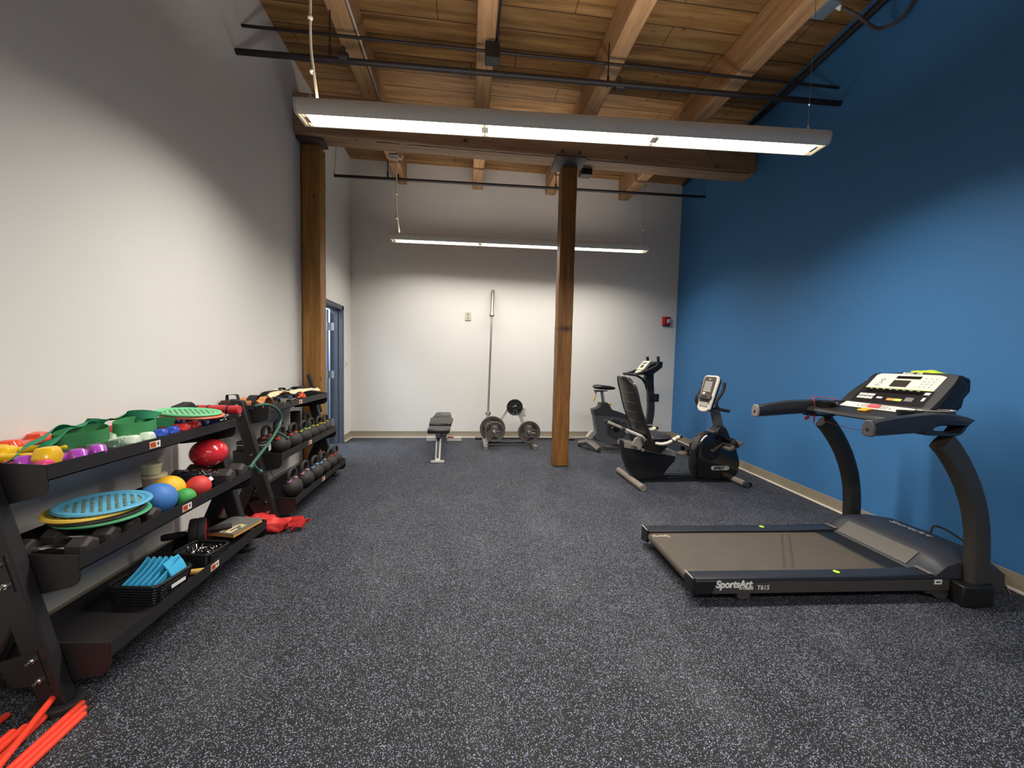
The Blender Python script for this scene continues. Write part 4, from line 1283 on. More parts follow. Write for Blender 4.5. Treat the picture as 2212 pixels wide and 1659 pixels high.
# green S-shaped massage hook
HOOK = mat('hook_green', '#2f5a4a', 0.4)
t = thing('massage_hook', 'dark green S-shaped massage hook leaning across both racks', 'massage hook', (-1.40, 2.95, 0.49))
main = smooth_path([(-1.385, 2.655, 0.53), (-1.385, 2.70, 0.556), (-1.385, 2.80, 0.60), (-1.39, 2.93, 0.653), (-1.40, 3.02, 0.69), (-1.405, 3.095, 0.735), (-1.405, 3.12, 0.785), (-1.405, 3.085, 0.838), (-1.41, 3.015, 0.882), (-1.42, 2.955, 0.903), (-1.44, 2.91, 0.909), (-1.47, 2.885, 0.90)], 6)
part('shaft', MB().tube(main, 0.0105, 12), HOOK, t)
part('peg', MB().tube([(-1.40, 3.03, 0.695), (-1.385, 3.085, 0.665), (-1.372, 3.135, 0.63)], 0.0085, 10).ball((-1.37, 3.14, 0.626), 0.015, n=16, m=10), HOOK, t)
part('knob', MB().ball((-1.385, 2.655, 0.53), 0.017, n=16, m=10).tube([(-1.385, 2.68, 0.545), (-1.37, 2.70, 0.51), (-1.365, 2.725, 0.485)], 0.008, 10).ball((-1.365, 2.73, 0.48), 0.016, n=16, m=10), HOOK, t)

solo('thin_cord', MB().tube(smooth_path([(-1.69, 3.55, 0.40), (-1.70, 3.56, 0.30), (-1.70, 3.60, 0.2), (-1.68, 3.68, 0.13), (-1.70, 3.74, 0.06)], 6), 0.0022, 6), BLK2, 'thin black cord dangling below the middle shelf of the far rack', 'cord')

# ------------------------------------------------------------------ red drawstring bag on the floor
REDC = mat('red_nylon', '#d02f2c', 0.6, var=0.1, bump=0.15, bscale=60)
t = thing('drawstring_bag', 'crumpled red drawstring bag on the floor between the two racks', 'bag', (-1.36, 2.85, 0))
bgm = MB().ball((-1.47, 2.91, 0.045), 0.1, (2.45, 1.0, 0.62), 44, 24)
bgm.wobble(0.035, 11, 4.0).wobble(0.015, 28, 1.0)
for v in bgm.bm.verts:
    v.co.z = max(v.co.z, 0.003)
part('bag', bgm, REDC, t)
nk = MB()
for k in range(5):
    a = k * 1.1
    q = smooth_path([(-1.24 + 0.02 * math.cos(a), 2.88 + 0.03 * math.sin(a), 0.02 + 0.01 * k), (-1.20 + 0.01 * k, 2.90 + 0.03 * math.cos(a), 0.05 + 0.012 * (k % 3)), (-1.175 + 0.012 * (k % 2), 2.93 + 0.02 * math.sin(a + 1), 0.035), (-1.21, 2.95 + 0.012 * k, 0.05), (-1.25, 2.93, 0.04 + 0.008 * k)], 5)
    nk.ribbon(q, Vector((0.2, 0.3, 1)), 0.028, 0.003)
part('gathered_neck', nk, REDC, t)
part('drawstring', MB().ribbon(smooth_path([(-1.225, 2.85, 0.02), (-1.19, 2.89, 0.045), (-1.15, 2.94, 0.055), (-1.14, 2.95, 0.045)], 5), Vector((0.4, -0.2, 1)), 0.03, 0.003), REDC, t)
part('strap', MB().ribbon(smooth_path([(-1.62, 2.98, 0.03), (-1.70, 3.0, 0.035), (-1.78, 3.02, 0.02)], 4), Vector((0, 0.5, 1)), 0.02, 0.003), REDC, t)

# ------------------------------------------------------------------ orange marker poles at lower left
OP = mat('fluorescent_orange_red', '#f2442c', 0.45, var=0.04)
SPK = mat('pole_spike', '#3a332a', 0.45, 0.5)
def pole(a, b, r, label, spike=True):
    a, b = Vector(a), Vector(b)
    t = thing('marker_pole', label, 'pole', (a + b) / 2, 0, 'orange marker poles')
    d_ = (b - a).normalized()
    L_ = 0.9
    part('tube', MB().tube([b - d_ * L_, b - d_ * 0.006, b], [r, r, r * 0.75], 16), OP, t)
    if spike:
        part('spike', MB().tube([b, b + d_ * 0.03, b + d_ * 0.045], [0.0035, 0.0035, 0.001], 8), SPK, t)
rp = 0.0105
for a, b, lb, sp_ in (
        ((-1.304, 1.10, 0.028), (-1.423, 1.499, 0.055), 'orange pole lying across the others with its tip on the rack foot', True),
        ((-1.394, 1.306, rp), (-1.410, 1.448, rp), 'orange pole half hidden under the pole that crosses to the rack foot', False),
        ((-1.3315, 1.304, rp), (-1.3355, 1.472, rp), 'orange pole on the rack side of the three lying side by side', True),
        ((-1.3085, 1.294, rp), (-1.3105, 1.450, rp), 'middle orange pole of the three lying side by side', True),
        ((-1.286, 1.289, rp), (-1.2885, 1.424, rp), 'outermost orange pole of the three, farthest from the rack', True),
        ((-1.427, 1.313, rp), (-1.432, 1.390, rp), 'orange pole with a blunt end beside the crossing pole', False),
        ((-1.4515, 1.339, rp), (-1.4535, 1.375, rp), 'orange pole with a blunt end tucked beside another by the wall', False),
        ((-1.534, 1.30, rp), (-1.537, 1.442, rp), 'orange pole lying alone nearest the wall at the photo edge', False)):
    pole(a, b, rp if lb[-4:] != 'pole' else 0.0115, lb, sp_)

# ------------------------------------------------------------------ treadmill (local frame: x towards the blue wall, y away from the viewer)
NAVYP = mat('deck_rail_plastic', '#24262c', 0.4, var=0.05)
HOOD = mat('hood_charcoal', '#33353b', 0.45, var=0.05)
POSTM = mat('treadmill_post_grey', '#35322e', 0.5, bump=0.05, bscale=900)
SKIRT = mat('treadmill_skirt_grey', '#413d3b', 0.45)
BELT = mat('running_belt_worn', '#4a4339', 0.7, var=0.22, vscale=9, bump=0.1, bscale=600)
GREEN = mat('lime_sticker', '#b6e03c', 0.5, var=0.0)
PANEL = mat('console_cream', '#ddd6c4', 0.45, var=0.02)
T = thing('treadmill', 'large black treadmill facing the blue wall with curved posts and a wide console', 'treadmill', (1.198, 1.853, 0), R(-2.9))
L_ = dict(local=True)
W_ = 0.675
part('deck', MB().span((0.03, 0.03, 0.055), (1.42, W_ - 0.03, 0.100)).span((1.2, 0.02, 0.03), (1.66, W_ - 0.02, 0.12)), BLK2, T, bev=0.004, **L_)
bl = MB()
bl.loft([[(x, 0.085, z) for x, z in [(0.03 + 0.028 * math.cos(R(a)) * -1, 0.086 + 0.028 * math.sin(R(a))) for a in range(-90, 91, 15)] + [(1.42, 0.114), (1.42, 0.058)]],
         [(x, W_ - 0.085, z) for x, z in [(0.03 + 0.028 * math.cos(R(a)) * -1, 0.086 + 0.028 * math.sin(R(a))) for a in range(-90, 91, 15)] + [(1.42, 0.114), (1.42, 0.058)]]])
belt = part('belt', bl, BELT, T, **L_)
for dx in (0.0, 0.052):
    seam = MB()
    for k in range(24):
        y = 0.13 + k * 0.0185
        x0 = 0.60 + 0.34 * (y - 0.12) / 0.45
        seam.span((x0 + dx - 0.009, y - 0.0022, 0.1138), (x0 + dx + 0.009, y + 0.0022, 0.1146))
    part('belt_stitching', seam, mat('seam_black', '#1f1b17', 0.8), T, **L_)
part('lettering', text_mb('Sports', 0.045, frame((0.135, 0.555, 0.1148), (-1, 0, 0), (0, -1, 0)), 0.0003, 0.1, 0.0006), mat('worn_print', '#b0a48f', 0.6), T, **L_)
part('lettering', text_mb('Sports', 0.045, frame((1.275, 0.115, 0.1148), (1, 0, 0), (0, 1, 0)), 0.0003, 0.1, 0.0006), mat('worn_print_pale', '#877a69', 0.6), T, **L_)
for nm, ya, yb, sgn in (('rail', 0.0, 0.088, 0), ('rail', W_ - 0.088, W_, 1)):
    rb = MB()
    pro = [(0.0, 0.118), (0.004, 0.130), (0.012, 0.134), (0.088, 0.128), (0.088, 0.100), (0.0, 0.098)]
    if sgn:
        pro = [(0.088 - a, b) for a, b in pro]
    rb.loft([[(x, ya + a, b + (0.006 if x > 1.2 else 0)) for a, b in pro] for x in (0.012, 0.6, 1.0, 1.25, 1.36)])
    part('side_rail', rb, NAVYP, T, bev=0.002, **L_)
    part('rail_end_cap', MB().prism(([(ya - 0.002, 0.05), (ya + 0.088, 0.05 if not sgn else 0.03), (ya + 0.088, 0.118 if not sgn else 0.134), (ya - 0.002, 0.136)] if not sgn else [(ya, 0.05), (ya, 0.131), (yb + 0.002, 0.136), (yb + 0.002, 0.03)]), 'x', -0.004, 0.014), BLK2, T, bev=0.003, **L_)
    part('rail_end_strip', MB().span((-0.005, ya + 0.002, 0.1335), (0.001, yb - 0.004, 0.137)), mat('worn_edge', '#a8a097', 0.5), T, **L_)
    part('rail_trim', MB().box((1.352, (ya + yb) / 2, 0.1425), (0.022, 0.085, 0.004)), mat('trim_silver_dull', '#8e867c', 0.45, 0.3), T, **L_)
    ys = 0.0 if not sgn else W_
    part('side_skirt', MB().prism([(0.012, 0.05), (1.46, 0.05), (1.46, 0.118), (0.9, 0.112), (0.5, 0.118), (0.012, 0.12)], 'y', ys - 0.002, ys + 0.012) if not sgn else MB().prism([(0.012, 0.05), (1.46, 0.05), (1.46, 0.118), (0.012, 0.118)], 'y', ys - 0.012, ys + 0.002), BLK2, T, bev=0.002, **L_)
    part('sticker', MB().lathe([(0, 0), (0.016, 0), (0.016, 0.001), (0, 0.001)], (0.845, (ya + yb) / 2 + 0.008, 0.1335), 'z', 20), GREEN, T, **L_)
part('skirt_panel', MB().prism(arc((0.14, 0.081), 0.028, 180, 90, 5) + [(0.5, 0.113), (0.9, 0.108), (1.455, 0.114), (1.455, 0.053), (0.105, 0.053)], 'y', -0.004, -0.001), SKIRT, T, **L_)
FX = frame((0.122, -0.0045, 0.086), (1, 0, 0), (0, 0, 1))
part('lettering', text_mb('SportsArt', 0.053, FX, 0.0004, 0.12, 0.0022, 0.93), WHTXT, T, **L_)
part('lettering', text_mb('FITNESS', 0.0195, frame((0.250, -0.0045, 0.0735), (1, 0, 0), (0, 0, 1)), 0.0004, 0.1, 0.0008, 1.15), WHTXT, T, **L_)
part('lettering', text_mb('T615', 0.035, frame((0.347, -0.0045, 0.072), (1, 0, 0), (0, 0, 1)), 0.0004, 0.12, 0.0003, 0.95), WHTXT, T, **L_)
tg = part('asset_tag', MB().box((1.384, -0.005, 0.1), (0.044, 0.002, 0.026)), WHTXT, T, **L_)
part('print', MB().box((1.384, -0.0064, 0.1), (0.026, 0.001, 0.008)), CHAR, tg, **L_)
part('leveling_foot', MB().prism([(0.245, 0.05), (0.315, 0.05), (0.315, 0.028), (0.30, 0.018), (0.262, 0.018), (0.245, 0.030)], 'y', 0.0, 0.06).lathe([(0, 0.0), (0.02, 0.0), (0.02, 0.008), (0.008, 0.012), (0.008, 0.03), (0, 0.03)], (0.28, 0.03, 0), 'z', 16), SKIRT, T, **L_)
part('leveling_foot', MB().lathe([(0, 0.0), (0.02, 0.0), (0.02, 0.008), (0.008, 0.012), (0.008, 0.06), (0, 0.06)], (0.28, W_ - 0.03, 0), 'z', 16), SKIRT, T, **L_)
part('transport_wheel', MB().lathe([(0, -0.012), (0.03, -0.012), (0.032, 0), (0.03, 0.012), (0, 0.012)], (1.42, 0.02, 0.032), 'y', 20), BLK2, T, **L_)
part('wheel_bracket', MB().prism([(1.38, 0.055), (1.36, 0.04), (1.37, 0.018), (1.40, 0.004), (1.44, 0.004), (1.46, 0.02), (1.5, 0.02), (1.5, 0.055)], 'y', 0.0, 0.006), SKIRT, T, **L_)
# motor hood
def hoodprof(f):
    e = 1 - abs(2 * f - 1) ** 5
    return [(1.325, 0.10), (1.335, 0.128), (1.34 + 0.035 * (1 - e), 0.128 + 0.005), (1.415, 0.20 - 0.035 * (1 - e)), (1.435, 0.222 - 0.04 * (1 - e)), (1.50, 0.243 - 0.04 * (1 - e)), (1.60, 0.250 - 0.05 * (1 - e)), (1.70, 0.238 - 0.06 * (1 - e)), (1.765, 0.20 - 0.05 * (1 - e)), (1.79, 0.13), (1.79, 0.03), (1.325, 0.03)]
hb = MB()
hb.loft([[(x, -0.0 + W_ * f, z) for x, z in hoodprof(f)] for f in (0.0, 0.03, 0.08, 0.2, 0.5, 0.8, 0.92, 0.97, 1.0)])
part('motor_hood', hb, HOOD, T, ang=50, **L_)
part('hood_slope', MB().loft([[(1.342, y, 0.1335), (1.418, y, 0.2025), (1.416, y, 0.2045), (1.338, y, 0.1355)] for y in (0.125, 0.565)]), mat('hood_slope_grey', '#5f5b55', 0.55, var=0.05), T, **L_)
part('lettering', text_mb('SportsArt', 0.062, frame((1.585, 0.455, 0.2515), (0, -1, 0), (1, 0, -0.02)), 0.0004, 0.1, 0.001, 0.95), mat('hood_print_grey', '#aeb4ba', 0.5), T, **L_)
part('power_cord', MB().tube(smooth_path([(1.70, 0.30, 0.235), (1.735, 0.31, 0.275), (1.77, 0.26, 0.265), (1.81, 0.16, 0.20), (1.83, 0.06, 0.10), (1.82, -0.01, 0.02)], 6), 0.006, 8), BLK2, T, **L_)
# post boots and curved posts
def boot(ys):
    return MB().prism([(1.44, ys - 0.055), (1.50, ys - 0.07), (1.62, ys - 0.06), (1.66, ys), (1.64, ys + 0.05), (1.46, ys + 0.05)], 'z', 0.0, 0.115)
for ys in (0.0, 0.70):
    part('post_boot', boot(ys - 0.02 if ys < 0.3 else ys), BLK2, T, bev=0.008, **L_)
    ctr = [(1.572, 0.10), (1.572, 0.20), (1.568, 0.30), (1.557, 0.40), (1.534, 0.50), (1.510, 0.57), (1.478, 0.645), (1.442, 0.71), (1.400, 0.775), (1.350, 0.84), (1.305, 0.885)]
    wd = [0.105, 0.105, 0.105, 0.105, 0.106, 0.107, 0.109, 0.110, 0.112, 0.114, 0.116]
    yp = -0.025 if ys < 0.3 else 0.70
    secs = []
    for i, (x, z) in enumerate(ctr):
        a = ctr[max(i - 1, 0)]
        b_ = ctr[min(i + 1, len(ctr) - 1)]
        tx, tz = b_[0] - a[0], b_[1] - a[1]
        l_ = math.hypot(tx, tz)
        nx, nz = tz / l_, -tx / l_
        sec = []
        for q in range(18):
            an = 2 * PI * q / 18
            cx_, cy_ = math.cos(an), math.sin(an)
            ex = abs(cx_) ** 0.55 * (1 if cx_ > 0 else -1)
            ey = abs(cy_) ** 0.55 * (1 if cy_ > 0 else -1)
            sec.append((x + nx * wd[i] / 2 * ex, yp + 0.034 * ey, z + nz * wd[i] / 2 * ex))
        secs.append(sec)
    part('upright_post', MB().loft(secs), POSTM, T, **L_)
# handrail arms
def arm(yc, x0, hollow):
    secs = []
    for x, zb_, zt_, hw_ in ((x0, 0.908, 0.980, 0.028), (x0 + 0.04, 0.906, 0.994, 0.031), (x0 + 0.12, 0.912, 1.009, 0.033), (x0 + 0.24, 0.922, 1.026, 0.035), (1.195, 0.934, 1.033, 0.04), (1.235, 0.966, 1.034, 0.042), (1.32, 0.964, 1.032, 0.045), (1.39, 0.962, 1.024, 0.046), (1.445, 0.988, 1.012, 0.03)):
        secs.append([(x, yc - hw_, zb_ + 0.012), (x, yc - hw_ - 0.004, (zb_ + zt_) / 2), (x, yc - hw_ * 0.75, zt_ - 0.008), (x, yc, zt_), (x, yc + hw_ * 0.75, zt_ - 0.008), (x, yc + hw_ + 0.004, (zb_ + zt_) / 2), (x, yc + hw_, zb_ + 0.012), (x, yc, zb_)])
    return MB().loft(secs)
for yc, x0 in ((-0.025, 0.895), (0.70, 0.80)):
    part('handrail', arm(yc, x0, False), NAVYP, T, bev=0.006, **L_)
    ec = part('end_cap', MB().prism([(yc - 0.033, 0.912), (yc - 0.033, 0.962), (yc - 0.018, 0.990), (yc + 0.018, 0.990), (yc + 0.033, 0.962), (yc + 0.033, 0.912), (yc + 0.02, 0.904), (yc - 0.02, 0.904)], 'x', x0 - 0.012, x0 + 0.004), mat('end_cap_grey', '#7d7470', 0.5) if yc > 0.3 else mat('end_cap_dark', '#4a4a4c', 0.5), T, bev=0.005, **L_)
    part('screw_hole', MB().lathe([(0, -0.001), (0.009, -0.001), (0.009, 0.002), (0, 0.002)], (x0 - 0.0125, yc, 0.94), 'x', 14), BLK2, ec, **L_)
    part('arm_mount', MB().prism([(1.16, 0.942), (1.18, 0.918), (1.345, 0.916), (1.375, 0.928), (1.412, 0.978), (1.395, 0.978), (1.358, 0.932), (1.228, 0.931), (1.205, 0.958)], 'y', yc - 0.035, yc + 0.035), NAVYP, T, **L_)
# cross deck between the arms
part('console_tray', MB().prism([(1.13, 0.955), (1.15, 0.985), (1.30, 1.005), (1.345, 1.035), (1.42, 1.03), (1.42, 0.975), (1.30, 0.95)], 'y', 0.0, W_), BLK2, T, bev=0.01, **L_)
part('cup_holder', MB().lathe([(0.0, -0.02), (0.045, -0.02), (0.055, 0.028), (0.062, 0.030), (0.062, 0.024), (0.05, -0.026), (0, -0.026)], (1.22, 0.595, 1.0), 'z', 28), mat('cup_holder_black', '#121113', 0.3), T, **L_)
part('cup_holder', MB().lathe([(0.0, -0.02), (0.045, -0.02), (0.055, 0.028), (0.062, 0.030), (0.062, 0.024), (0.05, -0.026), (0, -0.026)], (1.24, 0.075, 1.0), 'z', 28), mat('cup_holder_black', '#121113', 0.3), T, **L_)
part('holder_ring', MB().tube([(1.33 + 0.10 * math.cos(a * PI / 12), 0.03 + 0.045 * math.sin(a * PI / 12), 1.04) for a in range(24)], 0.004, 6, closed=True), SILV, T, **L_)
CA = R(47.3)
def CP(u, v, w):
    return (1.345 + v * math.cos(CA) - w * math.sin(CA), 0.335 - u, 1.035 + v * math.sin(CA) + w * math.cos(CA))
def cmesh(poly, w0, w1):
    m_ = MB().prism(poly, 'z', w0, w1)
    for q in m_.bm.verts:
        q.co = Vector(CP(q.co.x, q.co.y, q.co.z))
    return m_
out = [(-0.275, -0.005), (-0.275, 0.06), (-0.262, 0.12), (-0.235, 0.185), (-0.195, 0.235), (-0.14, 0.262), (-0.06, 0.276), (0.06, 0.279), (0.17, 0.276), (0.235, 0.268), (0.258, 0.255), (0.268, 0.20), (0.272, 0.1), (0.268, -0.005)]
part('console_shell', cmesh(out, -0.085, 0.0), BLK2, T, bev=0.012, **L_)
part('console_back', MB().prism([(1.40, 1.02), (1.50, 1.20), (1.545, 1.235), (1.60, 1.215), (1.605, 1.14), (1.57, 1.10), (1.56, 1.05), (1.49, 0.985), (1.40, 0.98)], 'y', 0.085, 0.585), BLK2, T, bev=0.015, **L_)
part('console_rim', cmesh(out, -0.006, 0.006), BLK2, T, bev=0.004, **L_)
part('face_panel', cmesh([(-0.19, 0.135), (0.205, 0.135), (0.205, 0.245), (0.17, 0.256), (0, 0.260), (-0.17, 0.258), (-0.19, 0.245)], 0.004, 0.0075), PANEL, T, **L_)
part('face_panel', cmesh([(-0.215, 0.008), (0.222, 0.008), (0.215, 0.131), (-0.205, 0.131)], 0.004, 0.0072), mat('console_black_panel', '#1c1a1c', 0.25), T, **L_)
part('green_line', cmesh([(-0.19, 0.131), (0.205, 0.131), (0.205, 0.1345), (-0.19, 0.1345)], 0.004, 0.0078), GREEN, T, **L_)
part('display', cmesh([(-0.055, 0.150), (0.045, 0.150), (0.045, 0.205), (-0.055, 0.205)], 0.0072, 0.0085), mat('screen_dark', '#3a342c', 0.2), T, **L_)
part('display', cmesh([(-0.055, 0.218), (0.085, 0.218), (0.085, 0.241), (-0.055, 0.241)], 0.0072, 0.0085), mat('screen_black', '#1d1917', 0.2), T, **L_)
part('display', cmesh([(-0.165, 0.095), (0.165, 0.095), (0.165, 0.122), (-0.165, 0.122)], 0.0068, 0.0082), mat('screen_strip', '#0f0e10', 0.15), T, **L_)
tk = MB()
for q in range(8):
    m_ = cmesh([(-0.155 + q * 0.04, 0.1235), (-0.139 + q * 0.04, 0.1235), (-0.139 + q * 0.04, 0.1255), (-0.155 + q * 0.04, 0.1255)], 0.007, 0.0079)
    me = bpy.data.meshes.new('tmp'); m_.bm.to_mesh(me); m_.bm.free(); tk.bm.from_mesh(me); bpy.data.meshes.remove(me)
part('tick_marks', tk, WHTXT, T, **L_)
def keys(cells, w_, h_, z0=0.007, z1=0.0095):
    km = MB()
    for u, v in cells:
        m_ = cmesh([(u - w_ / 2, v - h_ / 2), (u + w_ / 2, v - h_ / 2), (u + w_ / 2, v + h_ / 2), (u - w_ / 2, v + h_ / 2)], z0, z1)
        me = bpy.data.meshes.new('tmp'); m_.bm.to_mesh(me); m_.bm.free(); km.bm.from_mesh(me); bpy.data.meshes.remove(me)
    return km
part('keypad', keys([(-0.175 + 0.026 * q, v) for q in range(4) for v in (0.045, 0.070)], 0.022, 0.018), WHITE, T, **L_)
part('key_print', keys([(-0.175 + 0.026 * q, v) for q in range(4) for v in (0.045, 0.070)], 0.010, 0.003, 0.009, 0.0099), CHAR, T, **L_)
part('keypad', keys([(0.115 + 0.026 * q, v) for q in range(3) for v in (0.158, 0.180, 0.202, 0.224)], 0.019, 0.014), WHITE, T, **L_)
part('key_print', keys([(0.115 + 0.026 * q, v) for q in range(3) for v in (0.158, 0.180, 0.202, 0.224)], 0.005, 0.007, 0.009, 0.0099), CHAR, T, **L_)
part('button', keys([(-0.045, 0.052)], 0.034, 0.013), WHITE, T, **L_)
part('button', keys([(0.19, 0.108)], 0.026, 0.018), WHITE, T, **L_)
part('button', keys([(0.195, 0.065)], 0.014, 0.026), WHITE, T, **L_)
part('button', keys([(0.025, 0.045)], 0.042, 0.018), mat('start_orange', '#e08a52', 0.45, var=0), T, **L_)
part('button', keys([(0.069, 0.045)], 0.042, 0.018), mat('start_lime', '#c2d65c', 0.45, var=0), T, **L_)
part('sticker', keys([(0.125, 0.055)], 0.045, 0.03), mat('sticker_grey', '#6e6a66', 0.5, var=0), T, **L_)
# figure of a runner printed on the cream panel
fg = MB()
for a, b in (((-0.135, 0.165), (-0.125, 0.195)), ((-0.125, 0.195), (-0.12, 0.215)), ((-0.125, 0.195), (-0.112, 0.165)), ((-0.12, 0.212), (-0.135, 0.2)), ((-0.12, 0.212), (-0.105, 0.203)), ((-0.148, 0.157), (-0.115, 0.157))):
    du, dv = b[0] - a[0], b[1] - a[1]
    l_ = math.hypot(du, dv)
    px, pv = -dv / l_ * 0.0022, du / l_ * 0.0022
    m_ = cmesh([(a[0] + px, a[1] + pv), (b[0] + px, b[1] + pv), (b[0] - px, b[1] - pv), (a[0] - px, a[1] - pv)], 0.0074, 0.0082)
    me = bpy.data.meshes.new('tmp'); m_.bm.to_mesh(me); m_.bm.free(); fg.bm.from_mesh(me); bpy.data.meshes.remove(me)
part('print', fg, mat('print_grey', '#6b6660', 0.5), T, **L_)
part('lettering', text_mb('SportsArt', 0.015, frame(CP(-0.045, 0.2635, 0.0065), (0, -1, 0), (math.cos(CA), 0, math.sin(CA))), 0.0003, 0.1, 0.0006), WHTXT, T, **L_)
part('lettering', text_mb('FITNESS', 0.009, frame(CP(0.035, 0.2635, 0.0065), (0, -1, 0), (math.cos(CA), 0, math.sin(CA))), 0.0003, 0.1, 0.0004), WHTXT, T, **L_)
# lower cream strip with stop button
def LP(u, v, w):
    a = R(36)
    return (1.297 + v * math.cos(a) - w * math.sin(a), 0.335 - u, 1.006 + v * math.sin(a) + w * math.cos(a))
def lmesh(poly, w0, w1):
    m_ = MB().prism(poly, 'z', w0, w1)
    for q in m_.bm.verts:
        q.co = Vector(LP(q.co.x, q.co.y, q.co.z))
    return m_
part('control_strip', lmesh([(-0.235, 0.0), (0.205, 0.0), (0.205, 0.044), (-0.225, 0.05)], 0.0, 0.004), PANEL, T, **L_)
part('control_field', lmesh([(-0.10, 0.008), (0.07, 0.008), (0.07, 0.042), (-0.10, 0.042)], 0.0035, 0.005), mat('field_grey', '#aaa69f', 0.5), T, **L_)
part('stop_button', lmesh(rrect(-0.052, 0.010, 0.018, 0.040, 0.006), 0.0045, 0.009), mat('stop_red', '#d8525a', 0.4), T, **L_)
for u in (-0.115, 0.083):
    part('rocker', lmesh(rrect(u - 0.014, 0.006, u + 0.014, 0.044, 0.01), 0.0035, 0.006), mat('rocker_white', '#e8ecdc', 0.4), T, **L_)
    part('rocker_print', lmesh([(u - 0.006, 0.012), (u + 0.006, 0.012), (u + 0.006, 0.022), (u - 0.006, 0.022)], 0.005, 0.0066), mat('print_grey', '#6b6660', 0.5), T, **L_)
part('safety_key', MB().box((1.235, 0.335, 1.005), (0.05, 0.055, 0.012), Matrix.Rotation(R(-12), 3, 'Y')), mat('safety_key_orange', '#eba228', 0.4), T, bev=0.004, **L_)
# red safety tether
TET = mat('tether_red', '#b3252c', 0.55, var=0)
part('tether_clip', MB().box((1.15, 0.665, 0.905), (0.03, 0.012, 0.02), Matrix.Rotation(R(-30), 3, 'Y')), TET, T, bev=0.003, **L_)
part('tether', MB().tube(smooth_path([(1.16, 0.66, 0.91), (1.185, 0.655, 0.93), (1.195, 0.655, 0.87), (1.20, 0.655, 0.93), (1.19, 0.66, 1.03), (1.195, 0.70, 1.046), (1.25, 0.68, 1.05), (1.33, 0.62, 1.045)], 5), 0.0025, 6).tube(smooth_path([(1.18, 0.655, 0.925), (1.22, 0.58, 0.89), (1.25, 0.42, 0.87), (1.25, 0.34, 0.885), (1.24, 0.33, 0.96), (1.24, 0.335, 1.0)], 5), 0.0016, 6), TET, T, **L_)
# lime cloth on top of the console
cloth = MB().ball((0, 0, 0), 0.07, (0.5, 1.35, 0.2), 24, 14)
cloth.wobble(0.012, 20, 3.0)
cloth.xform(Matrix.Translation((1.555, 0.27, 1.24)))
c_ = MB()
me = bpy.data.meshes.new('tmp'); cloth.xform(WM[T.name]).bm.to_mesh(me); cloth.bm.free(); c_.bm.from_mesh(me); bpy.data.meshes.remove(me)
solo('cleaning_cloth', c_, mat('lime_cloth', '#b9d62f', 0.75), 'lime green cloth folded on top of the treadmill console', 'cloth')

# ------------------------------------------------------------------ recumbent bike
B = thing('recumbent_bike', 'black recumbent exercise bike with a reclined seat back and white-rimmed console', 'exercise bike', (2.3, 3.92, 0))
GMET = mat('bike_mast_grey', '#6a6460', 0.4, 0.5)
FOOT = mat('stabiliser_beige_grey', '#9a9087', 0.45, 0.2)
def ytaper(poly, y0, y1, inset, mbx=None):
    """prism along y with the outer faces pulled in a little for a rounded shroud"""
    m_ = mbx or MB()
    cx_ = sum(p_[0] for p_ in poly) / len(poly)
    cz_ = sum(p_[1] for p_ in poly) / len(poly)
    def sh(k):
        return [(cx_ + (x - cx_) * (1 - k), cz_ + (z - cz_) * (1 - k)) for x, z in poly]
    ins = 0.35 * (y1 - y0)
    m_.loft([[(x, y, z) for x, z in sh(k)] for y, k in ((y0, inset), (y0 + ins * 0.35, inset * 0.3), (y0 + ins, 0), (y1 - ins, 0), (y1 - ins * 0.35, inset * 0.3), (y1, inset))])
    return m_
part('rear_body', ytaper([(1.63, 0.448), (1.636, 0.395), (1.644, 0.341), (1.66, 0.27), (1.682, 0.208), (1.708, 0.14), (1.74, 0.085), (1.79, 0.045), (1.84, 0.04), (2.087, 0.068), (2.112, 0.11), (2.14, 0.149), (2.18, 0.195), (2.221, 0.237), (2.228, 0.28), (2.23, 0.325), (2.18, 0.346), (1.69, 0.418), (1.645, 0.457)], 3.85, 3.99, 0.04), BLK2, B, ang=60)
part('seat_rail', MB().prism([(1.64, 0.452), (1.64, 0.385), (2.211, 0.287), (2.214, 0.342)], 'y', 3.843, 3.853).prism([(1.64, 0.444), (1.64, 0.430), (2.211, 0.325), (2.211, 0.340)], 'y', 3.85, 3.99).prism([(1.64, 0.452), (1.64, 0.385), (2.211, 0.287), (2.214, 0.342)], 'y', 3.987, 3.997), mat('rail_aluminium', '#a9a6a0', 0.35, 0.6), B, bev=0.002)
hs = [(2.62, 0.545), (2.57, 0.527), (2.53, 0.503), (2.505, 0.478), (2.478, 0.445), (2.455, 0.40), (2.445, 0.35), (2.445, 0.22), (2.455, 0.094), (2.475, 0.06), (2.52, 0.048), (2.70, 0.034), (2.89, 0.034), (2.937, 0.102), (2.951, 0.185), (2.946, 0.24), (2.926, 0.298), (2.899, 0.377), (2.86, 0.45), (2.80, 0.53), (2.72, 0.548), (2.665, 0.545)]
part('front_shroud', ytaper(hs, 3.83, 4.01, 0.05), GLOSS, B, ang=60)
part('mast_collar', MB().prism([(2.655, 0.52), (2.69, 0.585), (2.705, 0.602), (2.775, 0.602), (2.80, 0.565), (2.845, 0.47), (2.70, 0.47)], 'y', 3.855, 3.985), BLK2, B, bev=0.01)
part('collar_cap', MB().prism([(2.62, 0.53), (2.635, 0.557), (2.685, 0.565), (2.69, 0.53)], 'y', 3.86, 3.98), mat('collar_brown_grey', '#564740', 0.4), B, bev=0.006)
part('base_beam', MB().span((1.82, 3.88, 0.022), (2.88, 3.96, 0.075)).span((2.15, 3.872, 0.035), (2.37, 3.968, 0.055)), BLK2, B, bev=0.006)
part('rear_stabiliser', MB().tube([(1.752, 4.24, 0.034), (1.745, 3.6, 0.034)], 0.033, 14), FOOT, B)
